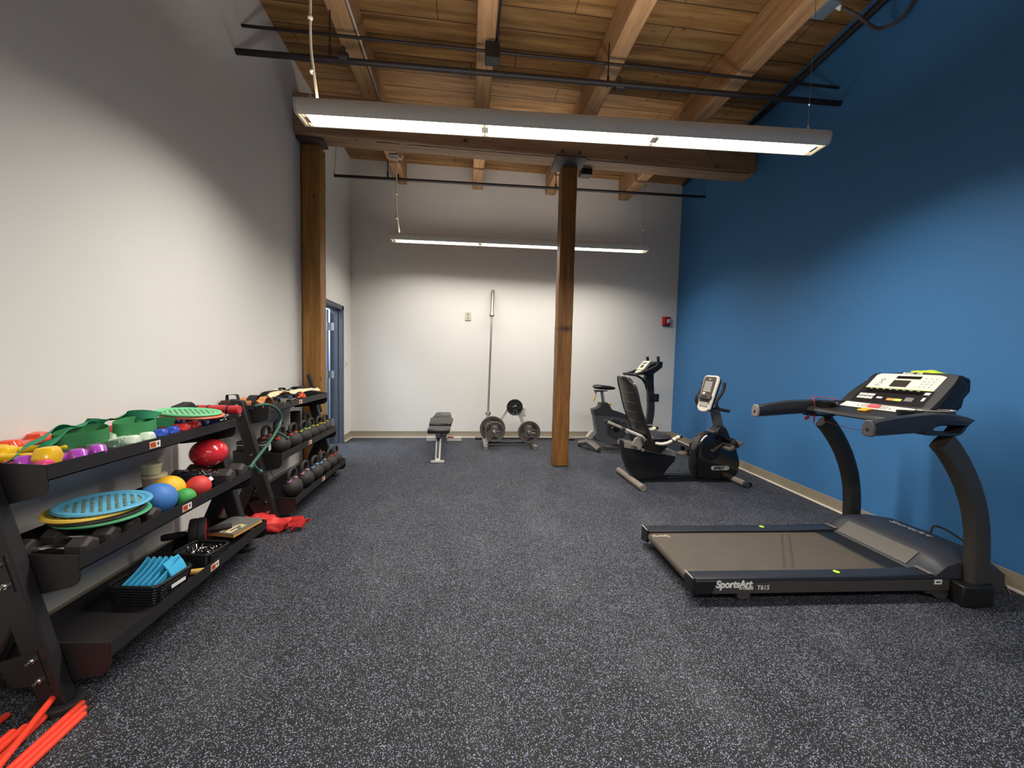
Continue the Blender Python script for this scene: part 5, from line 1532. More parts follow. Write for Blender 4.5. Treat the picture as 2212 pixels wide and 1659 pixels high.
part('stabiliser_end', MB().tube([(1.745, 3.602, 0.034), (1.7445, 3.586, 0.034)], [0.035, 0.031], 14).tube([(1.752, 4.238, 0.034), (1.7525, 4.254, 0.034)], [0.035, 0.031], 14), mat('stabiliser_cap', '#7a7069', 0.5), B)
part('front_stabiliser', MB().tube([(2.885, 4.20, 0.036), (2.895, 3.665, 0.036)], 0.032, 14), FOOT, B)
part('stabiliser_end', MB().tube([(2.895, 3.67, 0.036), (2.896, 3.64, 0.036)], [0.034, 0.03], 14).tube([(2.885, 4.195, 0.036), (2.884, 4.22, 0.036)], [0.034, 0.03], 14), CHAR, B)
for y in (3.68, 4.17):
    part('transport_wheel', MB().lathe([(0, -0.016), (0.024, -0.016), (0.027, -0.008), (0.027, 0.008), (0.024, 0.016), (0, 0.016)], (2.945, y, 0.028), 'y', 20).lathe([(0, -0.0175), (0.009, -0.0175), (0.009, 0.0175), (0, 0.0175)], (2.945, y, 0.028), 'y', 12), GLOSS, B)
part('mast', MB().prism([(2.630, 0.80), (2.716, 0.80), (2.795, 0.56), (2.703, 0.55)], 'y', 3.89, 3.95), GMET, B, bev=0.008)
# crank, pedals
part('crank_disc', MB().lathe([(0, 0.0), (0.098, 0.0), (0.104, -0.006), (0.104, -0.012), (0.09, -0.014), (0.03, -0.008), (0, -0.008)], (2.604, 3.838, 0.350), 'y', 44), mat('crank_black', '#0b0a0b', 0.35), B)
part('crank_arm', MB().prism([(2.590, 0.349), (2.600, 0.366), (2.722, 0.442), (2.730, 0.430), (2.612, 0.343)], 'y', 3.805, 3.818).cyl((2.604, 3.80, 0.355), (2.604, 3.83, 0.355), 0.014, 14).cyl((2.725, 3.70, 0.437), (2.725, 3.82, 0.437), 0.008, 10), mat('crank_bronze', '#6b6250', 0.35, 0.7), B)
def pedal(c, tilt):
    Mx = Matrix.Translation(c) @ Matrix.Rotation(R(tilt), 4, 'Y')
    Mx = Mx @ Matrix.Scale(1.12, 4)
    a = MB().prism([(-0.075, -0.012), (-0.055, -0.02), (0.06, -0.02), (0.085, 0.0), (0.08, 0.014), (-0.07, 0.010)], 'y', -0.048, 0.048).xform(Mx)
    s_ = MB().ribbon(smooth_path([(0.01, -0.05, -0.01), (0.005, -0.054, 0.035), (0.0, -0.03, 0.066), (0.0, 0.03, 0.066), (0.005, 0.054, 0.035), (0.01, 0.05, -0.01)], 5), Vector((1, 0, 0)), 0.04, 0.004).xform(Mx)
    return a, s_
PED = mat('pedal_taupe', '#625850', 0.55)
for c, tilt, nm in (((2.775, 3.735, 0.425), -24, 'near'), ((2.462, 4.075, 0.275), -10, 'far')):
    a, s_ = pedal(c, tilt)
    pd = part('pedal', a, PED, B, bev=0.005)
    part('strap', s_, BLK2, pd)
part('crank_arm', MB().prism([(2.615, 0.36), (2.60, 0.345), (2.44, 0.25), (2.43, 0.262)], 'y', 4.018, 4.03).cyl((2.44, 4.02, 0.262), (2.44, 4.11, 0.262), 0.008, 10), mat('crank_bronze', '#6b6250', 0.35, 0.7), B)
# badge
bd = part('badge', MB().prism(rrect(2.612, 0.140, 2.818, 0.184, 0.021, 6), 'y', 3.822, 3.84), mat('badge_silver', '#b9b9ba', 0.35, 0.3), B)
part('lettering', text_mb('SPIRIT', 0.045, frame((2.634, 3.8215, 0.148), (1, 0, 0), (0, 0, 1)), 0.0005, 0.25, 0.0022, 1.02), BLK2, bd)
# console
CN = Vector((-0.97, -0.0, 0.24)).normalized()
CU = Vector((0.24, 0, 0.97)).normalized()
CR = Vector((0, -1, 0))
CO = Vector((2.588, 3.92, 0.955))
def cc(poly, w0, w1, ox=0.0):
    m_ = MB().prism(poly, 'z', w0, w1)
    for q in m_.bm.verts:
        q.co = CO + CR * q.co.x + CU * q.co.y + CN * q.co.z
    return m_
cp_ = [(-0.105, -0.165)] + [(-0.06, -0.196), (0.0, -0.204), (0.06, -0.196)] + [(0.105, -0.165), (0.125, 0.16), (0.11, 0.195), (0.08, 0.204), (-0.08, 0.204), (-0.11, 0.195), (-0.125, 0.16)]
part('console_rim', cc(cp_, -0.02, 0.012), WHITE, B, bev=0.01, seg=3)
part('console_back', cc([(x * 0.90, y * 0.94) for x, y in cp_], -0.05, -0.016), BLK2, B, bev=0.02, seg=3)
part('console_face', cc([(-0.092, -0.115), (0.092, -0.115), (0.104, 0.155), (0.09, 0.185), (-0.09, 0.185), (-0.104, 0.155)], 0.010, 0.0145), mat('console_taupe', '#4e4742', 0.4), B)
part('display', cc([(-0.052, 0.035), (0.055, 0.035), (0.055, 0.135), (-0.052, 0.135)], 0.0145, 0.0165), mat('lcd_grey', '#a9a4a6', 0.25), B)
part('display_bezel', cc([(-0.066, 0.022), (0.058, 0.022), (0.058, 0.032), (-0.058, 0.032), (-0.058, 0.138), (-0.066, 0.138)], 0.0145, 0.0175), mat('bezel_cream', '#d2cbb5', 0.4), B)
part('logo_badge', cc(rrect(-0.02, 0.152, 0.02, 0.166, 0.006), 0.0145, 0.016), mat('badge_pale', '#b9b2a6', 0.4), B)
part('button', cc(rrect(-0.07, -0.012, -0.015, 0.012, 0.011), 0.0145, 0.018), WHITE, B)
part('reading_ledge', cc([(-0.108, -0.062), (0.112, -0.062), (0.112, -0.022), (-0.108, -0.018)], 0.012, 0.032), mat('console_taupe', '#4e4742', 0.4), B, bev=0.004)
part('ledge_grip', cc([(-0.03, -0.055), (0.04, -0.055), (0.04, -0.025), (-0.03, -0.025)], 0.031, 0.0335), BLK2, B)
part('slot', cc([(-0.07, -0.088), (0.075, -0.088), (0.075, -0.066), (-0.07, -0.066)], 0.0142, 0.0158), mat('slot_black', '#0d0c0c', 0.6), B)
kp = MB()
for q in range(9):
    m_ = cc([(-0.085 + q * 0.019, -0.111), (-0.072 + q * 0.019, -0.111), (-0.072 + q * 0.019, -0.099), (-0.085 + q * 0.019, -0.099)], 0.0145, 0.0165)
    me = bpy.data.meshes.new('tmp'); m_.bm.to_mesh(me); m_.bm.free(); kp.bm.from_mesh(me); bpy.data.meshes.remove(me)
part('keypad', kp, WHITE, B)
kp = MB()
for q, w2 in ((-0.065, 0.022), (-0.04, 0.02), (-0.008, 0.022), (0.024, 0.012), (0.042, 0.014), (0.062, 0.014)):
    for v in (-0.150, -0.136):
        m_ = cc([(q, v), (q + w2, v), (q + w2, v + 0.008), (q, v + 0.008)], 0.012, 0.0135)
        me = bpy.data.meshes.new('tmp'); m_.bm.to_mesh(me); m_.bm.free(); kp.bm.from_mesh(me); bpy.data.meshes.remove(me)
part('key_print', kp, CHAR, B)
for y, s_ in ((3.74, -1), (4.10, 1)):
    hb = smooth_path([(2.652, y, 1.085), (2.645, y, 1.02), (2.615, y, 0.955), (2.580, y, 0.905), (2.574, y, 0.86), (2.595, y - 0.01 * s_, 0.822), (2.64, y - 0.015 * s_, 0.803), (2.735, y - 0.02 * s_, 0.787)], 5)
    part('handlebar', MB().tube(hb, 0.0165, 14).tube([(2.59, y, 0.83), (2.66, 3.92 + 0.03 * s_, 0.80)], 0.014, 10), RUBB, B)
# seat
prof = [(0.48, 1.835), (0.53, 1.812), (0.62, 1.775), (0.70, 1.745), (0.78, 1.712), (0.86, 1.688), (0.94, 1.668), (1.02, 1.643), (1.07, 1.622), (1.10, 1.604), (1.118, 1.592)]
MESHB = mat('seat_back_brown_black', '#231c19', 0.4, coat=0.2, bump=0.2, bscale=90)
sb = MB()
secs = []
for z, x in prof:
    hw_ = 0.2 - (0.0 if z < 1.0 else 0.09 * ((z - 1.0) / 0.118) ** 2.2) - (0.03 if z < 0.5 else 0)
    row = [(x + 0.022 * (1 - (2 * u_ / 8 - 1) ** 2) * -1 + 0.022, 3.92 + hw_ * (2 * u_ / 8 - 1), z) for u_ in range(9)]
    secs.append([Vector(q) for q in row] + [Vector(q) + Vector((0.032, 0, 0.006)) for q in row[::-1]])
sb.loft(secs)
part('seat_back', sb, MESHB, B, ang=50)
rb = MB()
for z in (0.56, 0.66, 0.76, 0.86, 0.96):
    x = None
    for (z0_, x0_), (z1_, x1_) in zip(prof, prof[1:]):
        if z0_ <= z <= z1_:
            x = x0_ + (x1_ - x0_) * (z - z0_) / (z1_ - z0_)
    rb.tube([(x + 0.022 * (2 * u_ / 8 - 1) ** 2 - 0.004, 3.92 + 0.17 * (2 * u_ / 8 - 1), z) for u_ in range(9)], 0.006, 6)
part('back_rib', rb, mat('rib_brown_black', '#2f2723', 0.35, coat=0.2), B)
fr2 = []
for sgn in (-1, 1):
    for z, x in (prof if sgn < 0 else prof[::-1]):
        hw_ = 0.2 - (0.0 if z < 1.0 else 0.09 * ((z - 1.0) / 0.118) ** 2.2)
        fr2.append((x + 0.024, 3.92 + sgn * hw_, z))
part('back_piping', MB().tube(fr2, 0.010, 8), BLK2, B)
part('seat_pad', MB().loft([[(x, y, z) for x, z in rrect(1.86 + e, 0.445 + e * 0.6, 2.115 - e, 0.532 - e * 0.8, 0.035)] for y, e in ((3.735, 0.022), (3.755, 0.004), (3.80, 0), (4.04, 0), (4.085, 0.004), (4.105, 0.022))]), mat('seat_vinyl_grey', '#2c2c31', 0.4), B, ang=60)
part('seat_base', MB().loft([[(x, y, z) for x, z in [(1.79, 0.505), (1.86, 0.495), (1.96, 0.468), (2.045, 0.435), (2.055, 0.422), (1.985, 0.345), (1.83, 0.385)]] for y in (3.72, 3.74, 4.10, 4.12)]), mat('seat_base_brown_black', '#1d1918', 0.3), B, bev=0.012)
part('seat_bracket', MB().prism([(1.70, 0.42), (1.735, 0.49), (1.80, 0.52), (1.83, 0.44), (1.80, 0.37), (1.77, 0.37), (1.76, 0.40)], 'y', 3.80, 3.82).cyl((1.823, 3.79, 0.365), (1.823, 3.83, 0.365), 0.016, 12), mat('bracket_silver', '#a29a92', 0.4, 0.4), B, bev=0.003)
part('recline_lever', MB().tube([(2.0, 3.83, 0.405), (2.05, 3.83, 0.39), (2.10, 3.83, 0.36)], 0.006, 8), mat('lever_yellow', '#c9a03a', 0.4), B)
for y, s_ in ((3.67, -1), (4.17, 1)):
    part('side_bar', MB().tube(smooth_path([(1.56, y, 0.608), (1.66, y, 0.568), (1.74, y, 0.535), (1.80, y - 0.05 * s_, 0.49)], 5), 0.017, 12), mat('side_bar_silver', '#c9c0b6', 0.4, 0.2), B)
    part('side_bar', MB().tube(smooth_path([(1.90, y - 0.09 * s_, 0.46), (1.955, y - 0.03 * s_, 0.452), (2.01, y, 0.466), (2.07, y, 0.492)], 5), 0.017, 12), mat('side_bar_silver', '#c9c0b6', 0.4, 0.2), B)
    part('grip', MB().tube([(2.065, y, 0.488), (2.165, y, 0.543)], 0.0205, 12), BLK2, B)
    part('pulse_sensor', MB().tube([(2.075, y, 0.4955), (2.105, y, 0.512)], 0.0215, 12).tube([(2.11, y, 0.515), (2.14, y, 0.531)], 0.0215, 12), mat('sensor_pale', '#d8cfb0', 0.3, 0.4), B)
    part('bar_plug', MB().tube([(1.535, y, 0.618), (1.565, y, 0.606)], 0.021, 12), CHAR, B)

# ------------------------------------------------------------------ upright bike
U = thing('upright_bike', 'grey upright exercise bike behind the recumbent bike by the back wall', 'exercise bike', (2.2, 5.42, 0))
UB = mat('upright_shell_grey', '#555559', 0.42)
UB2 = mat('upright_shell_dark', '#353436', 0.5)
part('body_shell', ytaper([(1.80, 0.593), (1.88, 0.56), (2.02, 0.545), (2.199, 0.53), (2.304, 0.49), (2.468, 0.40), (2.615, 0.303), (2.68, 0.22), (2.62, 0.07), (2.228, 0.066), (1.872, 0.139), (1.82, 0.20), (1.859, 0.265), (1.835, 0.40)], 5.35, 5.49, 0.03), UB, U, ang=60)
part('top_cowl', ytaper([(1.797, 0.595), (1.87, 0.617), (1.90, 0.64), (1.907, 0.692), (2.008, 0.697), (2.04, 0.662), (2.066, 0.61), (2.10, 0.588), (2.20, 0.562), (2.304, 0.522), (2.45, 0.42), (2.33, 0.44), (2.2, 0.488), (2.0, 0.505), (1.812, 0.515)], 5.345, 5.495, 0.02), UB2, U, ang=60)
part('side_plate', MB().prism(arc((2.16, 0.33), 0.155, 150, 400, 24), 'y', 5.338, 5.352), mat('upright_plate_grey', '#3d3d40', 0.4), U, bev=0.004)
part('saddle', MB().loft([[(x, 5.42 + hw_ * c_, z + h_ * s_) for c_, s_ in [(math.cos(2 * PI * q / 14), math.sin(2 * PI * q / 14)) for q in range(14)]] for x, z, hw_, h_ in ((1.815, 0.918, 0.05, 0.015), (1.83, 0.92, 0.095, 0.03), (1.88, 0.92, 0.115, 0.036), (1.94, 0.915, 0.10, 0.035), (2.0, 0.91, 0.065, 0.034), (2.06, 0.907, 0.042, 0.03), (2.11, 0.903, 0.032, 0.022), (2.135, 0.90, 0.02, 0.012))]), mat('saddle_black', '#1b1a1a', 0.35), U, ang=80)
part('saddle_clamp', MB().prism([(1.825, 0.872), (2.02, 0.868), (2.02, 0.858), (1.86, 0.846), (1.83, 0.852)], 'y', 5.39, 5.45), CHAR, U, bev=0.004)
part('seat_post', MB().prism([(1.916, 0.862), (1.956, 0.862), (1.998, 0.68), (1.952, 0.68)], 'y', 5.40, 5.44), mat('post_blue_grey', '#6e7780', 0.35, 0.5), U, bev=0.004)
part('post_scale', MB().box((1.966, 5.398, 0.76), (0.008, 0.002, 0.12), Matrix.Rotation(R(-13), 3, 'Y')), WHTXT, U)
YEL = mat('adjuster_yellow', '#d9a12c', 0.4)
part('height_lever', MB().tube([(1.838, 5.40, 0.852), (1.845, 5.39, 0.82)], 0.011, 8), CHAR, U)
part('lever_handle', MB().tube([(1.846, 5.39, 0.815), (1.825, 5.385, 0.75), (1.81, 5.385, 0.715)], [0.010, 0.009, 0.007], 10), YEL, U)
part('pop_pin', MB().cyl((2.035, 5.40, 0.662), (2.05, 5.39, 0.668), 0.010, 10).ball((2.062, 5.385, 0.672), 0.017, n=14, m=10), YEL, U)
mp = [(2.655, 0.25), (2.668, 0.36), (2.690, 0.50), (2.695, 0.62), (2.688, 0.75), (2.678, 0.85), (2.668, 0.93)]
part('mast', MB().loft([[(x - 0.052, 5.39, z), (x + 0.052, 5.39, z), (x + 0.052, 5.45, z), (x - 0.052, 5.45, z)] for x, z in mp]), mat('upright_mast', '#2e2d2f', 0.45), U, bev=0.012)
part('mast_band', MB().box((2.667, 5.42, 0.372), (0.108, 0.066, 0.022)), SILV, U)
part('bottle_holder', MB().span((2.645, 5.375, 0.715), (2.725, 5.465, 0.82)).lathe([(0, 0.715), (0.05, 0.715), (0.052, 0.825), (0.046, 0.825), (0.044, 0.73), (0, 0.73)], (2.76, 5.42, 0), 'z', 18), BLK2, U, bev=0.006)
part('mast_head', MB().prism([(2.575, 1.06), (2.60, 1.12), (2.70, 1.135), (2.705, 1.01), (2.715, 0.90), (2.63, 0.87), (2.60, 0.96)], 'y', 5.375, 5.465).tube([(2.46, 5.42, 1.092), (2.54, 5.42, 1.05), (2.60, 5.42, 0.97), (2.625, 5.42, 0.90)], 0.016, 10), BLK2, U, bev=0.008)
part('console_body', MB().prism([(2.47, 1.125), (2.52, 1.18), (2.59, 1.265), (2.68, 1.29), (2.75, 1.305), (2.795, 1.30), (2.793, 1.222), (2.73, 1.17), (2.66, 1.12), (2.56, 1.10)], 'y', 5.30, 5.54), BLK2, U, bev=0.015)
def UP(u, v, w):
    a = math.atan2(0.165, 0.135)
    return (2.495 + v * math.cos(a) - w * math.sin(a), 5.42 - u, 1.155 + v * math.sin(a) + w * math.cos(a))
def um(poly, w0, w1):
    m_ = MB().prism(poly, 'z', w0, w1)
    for q in m_.bm.verts:
        q.co = Vector(UP(q.co.x, q.co.y, q.co.z))
    return m_
part('console_face', um([(-0.11, 0.02), (0.11, 0.02), (0.11, 0.19), (-0.11, 0.19)], 0.0, 0.014), PANEL, U, bev=0.003)
part('display', um([(-0.045, 0.06), (0.035, 0.06), (0.035, 0.115), (-0.045, 0.115)], 0.013, 0.016), mat('screen_dark', '#3a342c', 0.2), U)
part('display', um([(-0.06, 0.135), (0.06, 0.135), (0.06, 0.155), (-0.06, 0.155)], 0.013, 0.016), mat('screen_black', '#1d1917', 0.2), U)
part('button_strip', um([(-0.09, -0.035), (0.09, -0.035), (0.09, 0.01), (-0.09, 0.01)], 0.0, 0.012), mat('button_strip_cream', '#d9d0ba', 0.4), U)
for y, s_ in ((5.27, -1), (5.60, 1)):
    part('handlebar', MB().tube(smooth_path([(2.30, 5.42 + 0.08 * s_, 1.115), (2.36, y - 0.02 * s_, 1.112), (2.45, y, 1.135), (2.58, y, 1.185), (2.66, y, 1.225), (2.698, y, 1.265), (2.702, y, 1.32), (2.696, y, 1.375)], 6), 0.0205, 12), RUBB, U)
part('handlebar', MB().tube(smooth_path([(2.30, 5.34, 1.115), (2.285, 5.42, 1.117), (2.30, 5.50, 1.115)], 5), 0.0175, 12).tube([(2.29, 5.42, 1.115), (2.46, 5.42, 1.092)], 0.016, 10), RUBB, U)
part('pulse_sensor', MB().tube([(2.34, 5.28, 1.113), (2.40, 5.272, 1.12)], 0.0185, 12), CHROME, U)
part('crank', MB().lathe([(0, -0.03), (0.05, -0.03), (0.055, -0.02), (0.055, 0.0), (0, 0)], (2.15, 5.34, 0.34), 'y', 24).prism([(2.14, 0.35), (2.16, 0.33), (2.09, 0.455), (2.07, 0.45)], 'y', 5.29, 5.305), BLK2, U, bev=0.003)
part('pedal', MB().prism([(2.005, 0.45), (2.03, 0.49), (2.08, 0.475), (2.135, 0.468), (2.15, 0.45), (2.09, 0.42), (2.04, 0.43)], 'y', 5.20, 5.29), mat('pedal_dark', '#2e2e2f', 0.5), U, bev=0.006)
part('pedal_strap', MB().ribbon(smooth_path([(2.03, 5.2, 0.44), (2.01, 5.2, 0.40), (2.0, 5.22, 0.36), (2.03, 5.25, 0.34)], 4), Vector((0, 1, 0.2)), 0.03, 0.004), BLK2, U)
part('pedal_tab', MB().box((2.03, 5.195, 0.365), (0.022, 0.006, 0.02)), YEL, U)
part('pedal', MB().prism([(2.18, 0.20), (2.30, 0.20), (2.31, 0.23), (2.18, 0.23)], 'y', 5.54, 5.63), mat('pedal_dark', '#2e2e2f', 0.5), U, bev=0.006)
part('rear_leg', MB().prism([(1.80, 0.285), (1.855, 0.245), (1.78, 0.15), (1.725, 0.185)], 'y', 5.37, 5.47), SILV, U, bev=0.006)
part('rear_stabiliser', MB().tube([(1.70, 5.64, 0.055), (1.745, 5.5, 0.09), (1.77, 5.42, 0.12), (1.81, 5.34, 0.09), (1.86, 5.23, 0.045)], [0.04, 0.05, 0.055, 0.05, 0.04], 6), mat('stabiliser_taupe', '#7c7570', 0.45, 0.3), U)
part('stabiliser_foot', MB().cyl((1.70, 5.64, 0.0), (1.70, 5.64, 0.035), 0.025, 12).cyl((1.86, 5.23, 0.0), (1.86, 5.23, 0.03), 0.025, 12), RUBB, U)
part('front_stabiliser', MB().box((2.70, 5.42, 0.04), (0.08, 0.5, 0.06)).span((2.0, 5.39, 0.03), (2.70, 5.45, 0.07)), mat('stabiliser_taupe', '#7c7570', 0.45, 0.3), U, bev=0.01)
part('step_bar', MB().tube([(2.60, 5.33, 0.315), (2.66, 5.32, 0.335), (2.77, 5.31, 0.365)], 0.012, 10), SILV, U)
part('lettering', text_mb('SportsArt', 0.065, frame((2.175, 5.349, 0.115), (1, 0, -0.03), (0, 0, 1)), 0.0006, 0.12, 0.0018, 0.95), WHTXT, U)

# ------------------------------------------------------------------ weight bench
BN = thing('weight_bench', 'black padded weight bench on a silver frame in front of the back wall', 'bench', (-0.345, 5.3, 0))
VIN = mat('bench_vinyl', '#2b2a2a', 0.38)
FRM = mat('bench_frame_silver', '#cbc6bf', 0.45, 0.1)
def pad(y0, y1, z0, z1, w0, w1, th, cx_=-0.345):
    secs = []
    for f, e in ((0, 0.5), (0.04, 0.12), (0.12, 0), (0.88, 0), (0.96, 0.12), (1, 0.5)):
        y = y0 + (y1 - y0) * f
        z = z0 + (z1 - z0) * f
        hw_ = (w0 + (w1 - w0) * f) / 2 * (1 - e * 0.25)
        secs.append([(cx_ + a, y, z + b) for a, b in rrect(-hw_, -th * (1 - e * 0.5), hw_, -e * th * 0.2, 0.022)])
    return MB().loft(secs)
part('seat_pad', pad(4.80, 5.10, 0.405, 0.40, 0.27, 0.285, 0.065), VIN, BN, ang=60)
part('back_pad', pad(5.13, 5.52, 0.425, 0.452, 0.29, 0.32, 0.06), VIN, BN, ang=60)
part('head_pad', pad(5.53, 5.86, 0.455, 0.478, 0.27, 0.22, 0.055), VIN, BN, ang=60)
part('pad_print', MB().box((-0.31, 5.70, 0.4685), (0.12, 0.035, 0.002), Matrix.Rotation(R(4), 3, 'X')), mat('pad_print_grey', '#8d8a86', 0.5), BN)
part('front_leg', MB().prism([(4.735, 0.02), (4.80, 0.02), (4.99, 0.345), (4.93, 0.345)], 'x', -0.375, -0.312), FRM, BN, bev=0.004)
part('leg_slot', MB().prism([(4.762, 0.062), (4.788, 0.062), (4.905, 0.27), (4.88, 0.27)], 'x', -0.358, -0.330).xform(Matrix.Translation((0, -0.022, 0.006))), CHAR, BN)
part('front_foot', MB().prism(rrect(-0.43, -0.03, -0.262, 0.03, 0.025), 'z', 0.0, 0.022).xform(Matrix.Translation((0, 4.765, 0))), FRM, BN, bev=0.004)
part('main_beam', MB().box((-0.345, 5.42, 0.23), (0.06, 1.25, 0.07), Matrix.Rotation(R(-9), 3, 'X')), CHAR, BN, bev=0.005)
part('rear_foot', MB().span((-0.605, 6.0, 0.005), (-0.073, 6.06, 0.07)), FRM, BN, bev=0.005)
part('rear_post', MB().span((-0.375, 5.98, 0.05), (-0.315, 6.04, 0.2)), FRM, BN, bev=0.004)
part('hinge_bracket', MB().span((-0.31, 5.0, 0.20), (-0.25, 5.09, 0.33)).lathe([(0.018, -0.012), (0.03, -0.012), (0.03, 0.012), (0.018, 0.012)], (-0.27, 4.98, 0.25), 'y', 20), STEEL, BN, bev=0.003)
part('adjust_pin', MB().cyl((-0.25, 5.25, 0.215), (-0.17, 5.25, 0.215), 0.011, 12), mat('pin_red', '#b3262b', 0.4), BN)

# ------------------------------------------------------------------ plate tree, plates, barbells
PT = thing('plate_tree', 'silver A-frame weight plate rack against the back wall', 'plate rack', (0.65, 5.7, 0))
part('upright', MB().prism([(0.645, 0.65), (0.70, 0.65), (0.41, 0.20), (0.28, 0.04), (0.25, 0.04), (0.355, 0.20)], 'y', 5.70, 5.745), FRM, PT, bev=0.004)
part('upright', MB().prism([(0.69, 0.65), (0.745, 0.65), (0.93, 0.20), (1.01, 0.04), (0.98, 0.04), (0.875, 0.20)], 'y', 5.705, 5.75), FRM, PT, bev=0.004)
for x in (0.275, 0.985):
    part('foot_bar', MB().span((x - 0.028, 5.40, 0.008), (x + 0.028, 6.0, 0.055)).span((x - 0.03, 5.395, 0.0), (x + 0.03, 5.43, 0.06)), mat('tree_foot_grey', '#8b8782', 0.45, 0.3), PT, bev=0.004)
    part('gusset', MB().prism([(x - 0.028, 0.05), (x + 0.028, 0.05), (x + (0.06 if x < 0.5 else -0.02), 0.13), (x + (0.01 if x < 0.5 else -0.06), 0.15)], 'y', 5.55, 5.58), FRM, PT, bev=0.003)
part('cross_tie', MB().span((0.30, 5.71, 0.03), (0.96, 5.74, 0.06)), CHAR, PT, bev=0.003)
for x, z, yf in ((0.695, 0.592, 5.50), (0.395, 0.250, 5.40), (0.905, 0.240, 5.43)):
    part('peg', MB().cyl((x, 5.75, z), (x, yf, z), 0.021, 18).lathe([(0, -0.004), (0.02, -0.004), (0.023, 0.0), (0.023, 0.006)], (x, yf, z), 'y', 18), CHROME if z < 0.5 else BLK2, PT)
PLM = mat('plate_grey_iron', '#625d58', 0.5, 0.25, bump=0.1, bscale=300)
PLB = mat('plate_black_rubber', '#2a2826', 0.5)
def plate(x, y, z, r, th, m, label, spin, grips, textm, cutouts=True):
    t = thing('weight_plate', label, 'weight plate', (x, y, z - r), 0, 'plates on the silver plate rack')
    c = (x, y, z)
    hole = 0.024
    pr_ = [(hole, -th * 0.75), (r * 0.26, -th * 0.75), (r * 0.32, -th * 0.45), (r * 0.78, -th * 0.45), (r * 0.84, -th * 0.9), (r * 0.97, -th), (r, -th * 0.8), (r, th * 0.8), (r * 0.97, th), (r * 0.84, th * 0.9), (r * 0.32, th * 0.45), (r * 0.26, th * 0.75), (hole, th * 0.75), (hole, -th * 0.75)]
    part('disc', MB().lathe(pr_, c, 'y', 56), m, t, ang=30)
    for k in range(3):
        a0 = spin + k * 120
        cx_, cz_ = x + r * 0.60 * math.cos(R(a0)), z + r * 0.60 * math.sin(R(a0))
        ring = []
        for q in range(21):
            b_ = -1 + 2 * q / 20
            rad = r * (0.76 - 0.36 * (1 - b_ * b_))
            aa = a0 + b_ * 36
            ring.append((x + rad * math.cos(R(aa)), y - th * 0.7, z + rad * math.sin(R(aa))))
        part('grip_rim', MB().tube(ring, r * 0.035, 8), m, t)
        fill = [(p_[0], p_[2]) for p_ in ring]
        outer = [(x + r * 0.79 * math.cos(R(a0 + 36 - q * 7.2)), z + r * 0.79 * math.sin(R(a0 + 36 - q * 7.2))) for q in range(11)]
        part('grip_recess', MB().prism(fill + outer, 'y', y - th * 0.5, y - th * 0.44), grips, t)
    if textm:
        tk_ = MB()
        for q in range(9):
            aa = 210 + q * 15
            tk_.box((x + r * 0.37 * math.cos(R(aa)), y - th * 0.47, z + r * 0.37 * math.sin(R(aa))), (r * 0.05, 0.002, r * 0.045), Matrix.Rotation(R(-aa), 3, 'Y'))
        for q in range(4):
            tk_.box((x - r * 0.14 + q * r * 0.09, y - th * 0.47, z + r * 0.52), (r * 0.06, 0.002, r * 0.075))
        part('print', tk_, textm, t)
    return t
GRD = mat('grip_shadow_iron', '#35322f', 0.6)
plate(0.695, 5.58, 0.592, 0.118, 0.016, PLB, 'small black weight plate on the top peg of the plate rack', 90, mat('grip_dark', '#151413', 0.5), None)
plate(0.382, 5.66, 0.262, 0.188, 0.019, PLM, 'largest grey weight plate behind the left front plate', 75, GRD, None)
plate(0.402, 5.50, 0.246, 0.148, 0.018, PLM, 'medium grey weight plate at the front of the left peg', 152, GRD, WHTXT)
plate(0.905, 5.52, 0.238, 0.164, 0.018, PLM, 'grey weight plate on the right peg of the plate rack', 165, GRD, WHTXT)
clip_n = 0
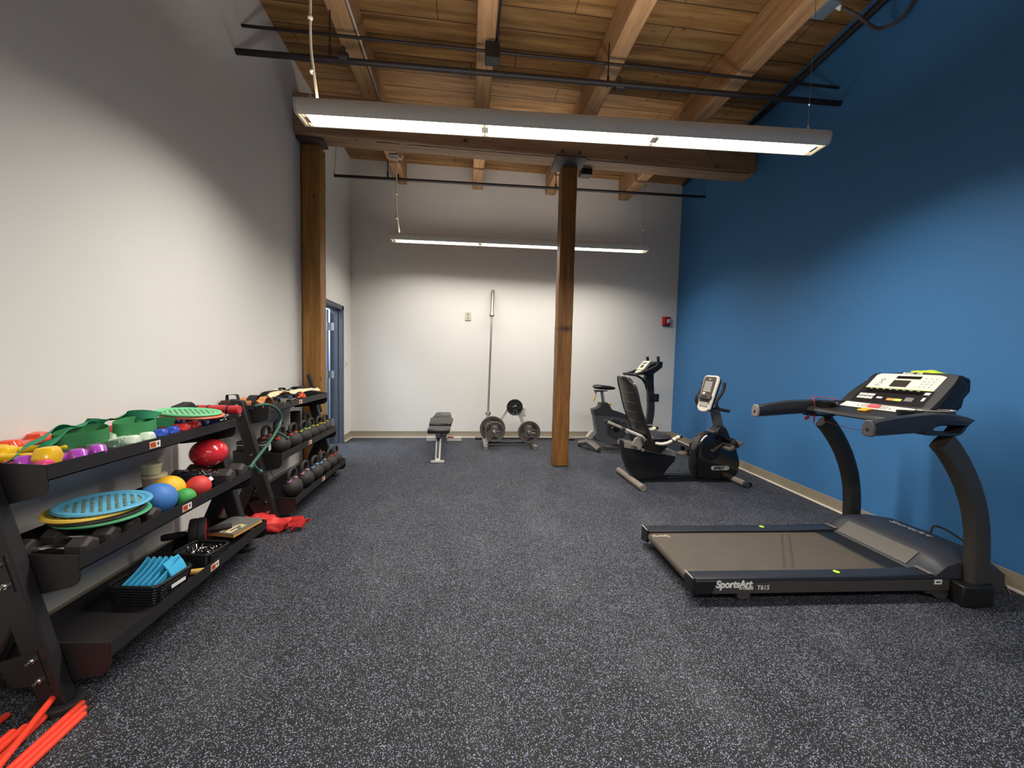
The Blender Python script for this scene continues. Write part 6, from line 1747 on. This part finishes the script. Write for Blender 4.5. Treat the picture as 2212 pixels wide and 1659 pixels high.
for x, z, y, a in ((0.695, 0.592, 5.545, -90), (0.395, 0.250, 5.455, 35), (0.905, 0.238, 5.475, 20)):
    lb = ('chrome spring clip on the top peg with its arms hanging down', 'chrome spring clip on the left peg of the plate rack', 'chrome spring clip on the right peg of the plate rack')[clip_n]
    clip_n += 1
    t = thing('spring_clip', lb, 'clip', (x, y, z), 0, 'clips on the plate rack')
    part('coil', MB().tube([(x + 0.026 * math.cos(q * 0.5), y - 0.012 + q * 0.0009, z + 0.026 * math.sin(q * 0.5)) for q in range(28)], 0.0035, 6), CHROME, t)
    arms = MB()
    for da in (-20, 20):
        d_ = Vector((math.cos(R(a + da)), -0.25, math.sin(R(a + da))))
        arms.tube([Vector((x, y, z)) + d_ * 0.024, Vector((x, y, z)) + d_ * (0.13 if a == -90 else 0.08)], [0.0035, 0.005], 8)
    part('arm', arms, CHROME, t)

def barbell(a, b, label, slo, shaft_r, sl_r, m1, m2, s0, s1):
    a, b = Vector(a), Vector(b)
    d_ = (b - a).normalized()
    L2 = (b - a).length
    t = thing('barbell', label, 'barbell', a)
    part('shaft', MB().tube([a + d_ * s0, b - d_ * s1], shaft_r, 16), m1, t)
    part('sleeve', MB().tube([a, a + d_ * s0], sl_r, 20), m2, t)
    part('collar', MB().tube([a + d_ * (s0 - 0.006), a + d_ * (s0 + 0.03)], sl_r * 1.6, 20), m2, t)
    part('sleeve', MB().tube([b - d_ * s1, b], sl_r, 20), m2, t)
    part('collar', MB().tube([b - d_ * (s1 + 0.03), b - d_ * (s1 - 0.006)], sl_r * 1.5, 20), m2, t)
barbell((0.298, 5.58, 0.02), (0.384, 6.275, 2.385), 'chrome barbell standing upright and leaning on the back wall', 0, 0.0145, 0.025, mat('shaft_chrome', '#77736e', 0.42, 0.8), mat('sleeve_steel', '#8f8b86', 0.42, 0.85), 0.47, 0.41)
t = thing('black_bar', 'long black bar lying on the floor along the back wall behind the plate rack', 'bar', (0.75, 6.15, 0))
part('bar', MB().tube([(0.14, 6.17, 0.026), (1.75, 6.10, 0.026)], 0.013, 12), BLK2, t)
part('sleeve', MB().tube([(0.14, 6.17, 0.026), (0.36, 6.16, 0.026)], 0.026, 16).tube([(1.55, 6.11, 0.026), (1.75, 6.10, 0.026)], 0.026, 16), mat('bar_sleeve_grey', '#6b6763', 0.4, 0.6), t)
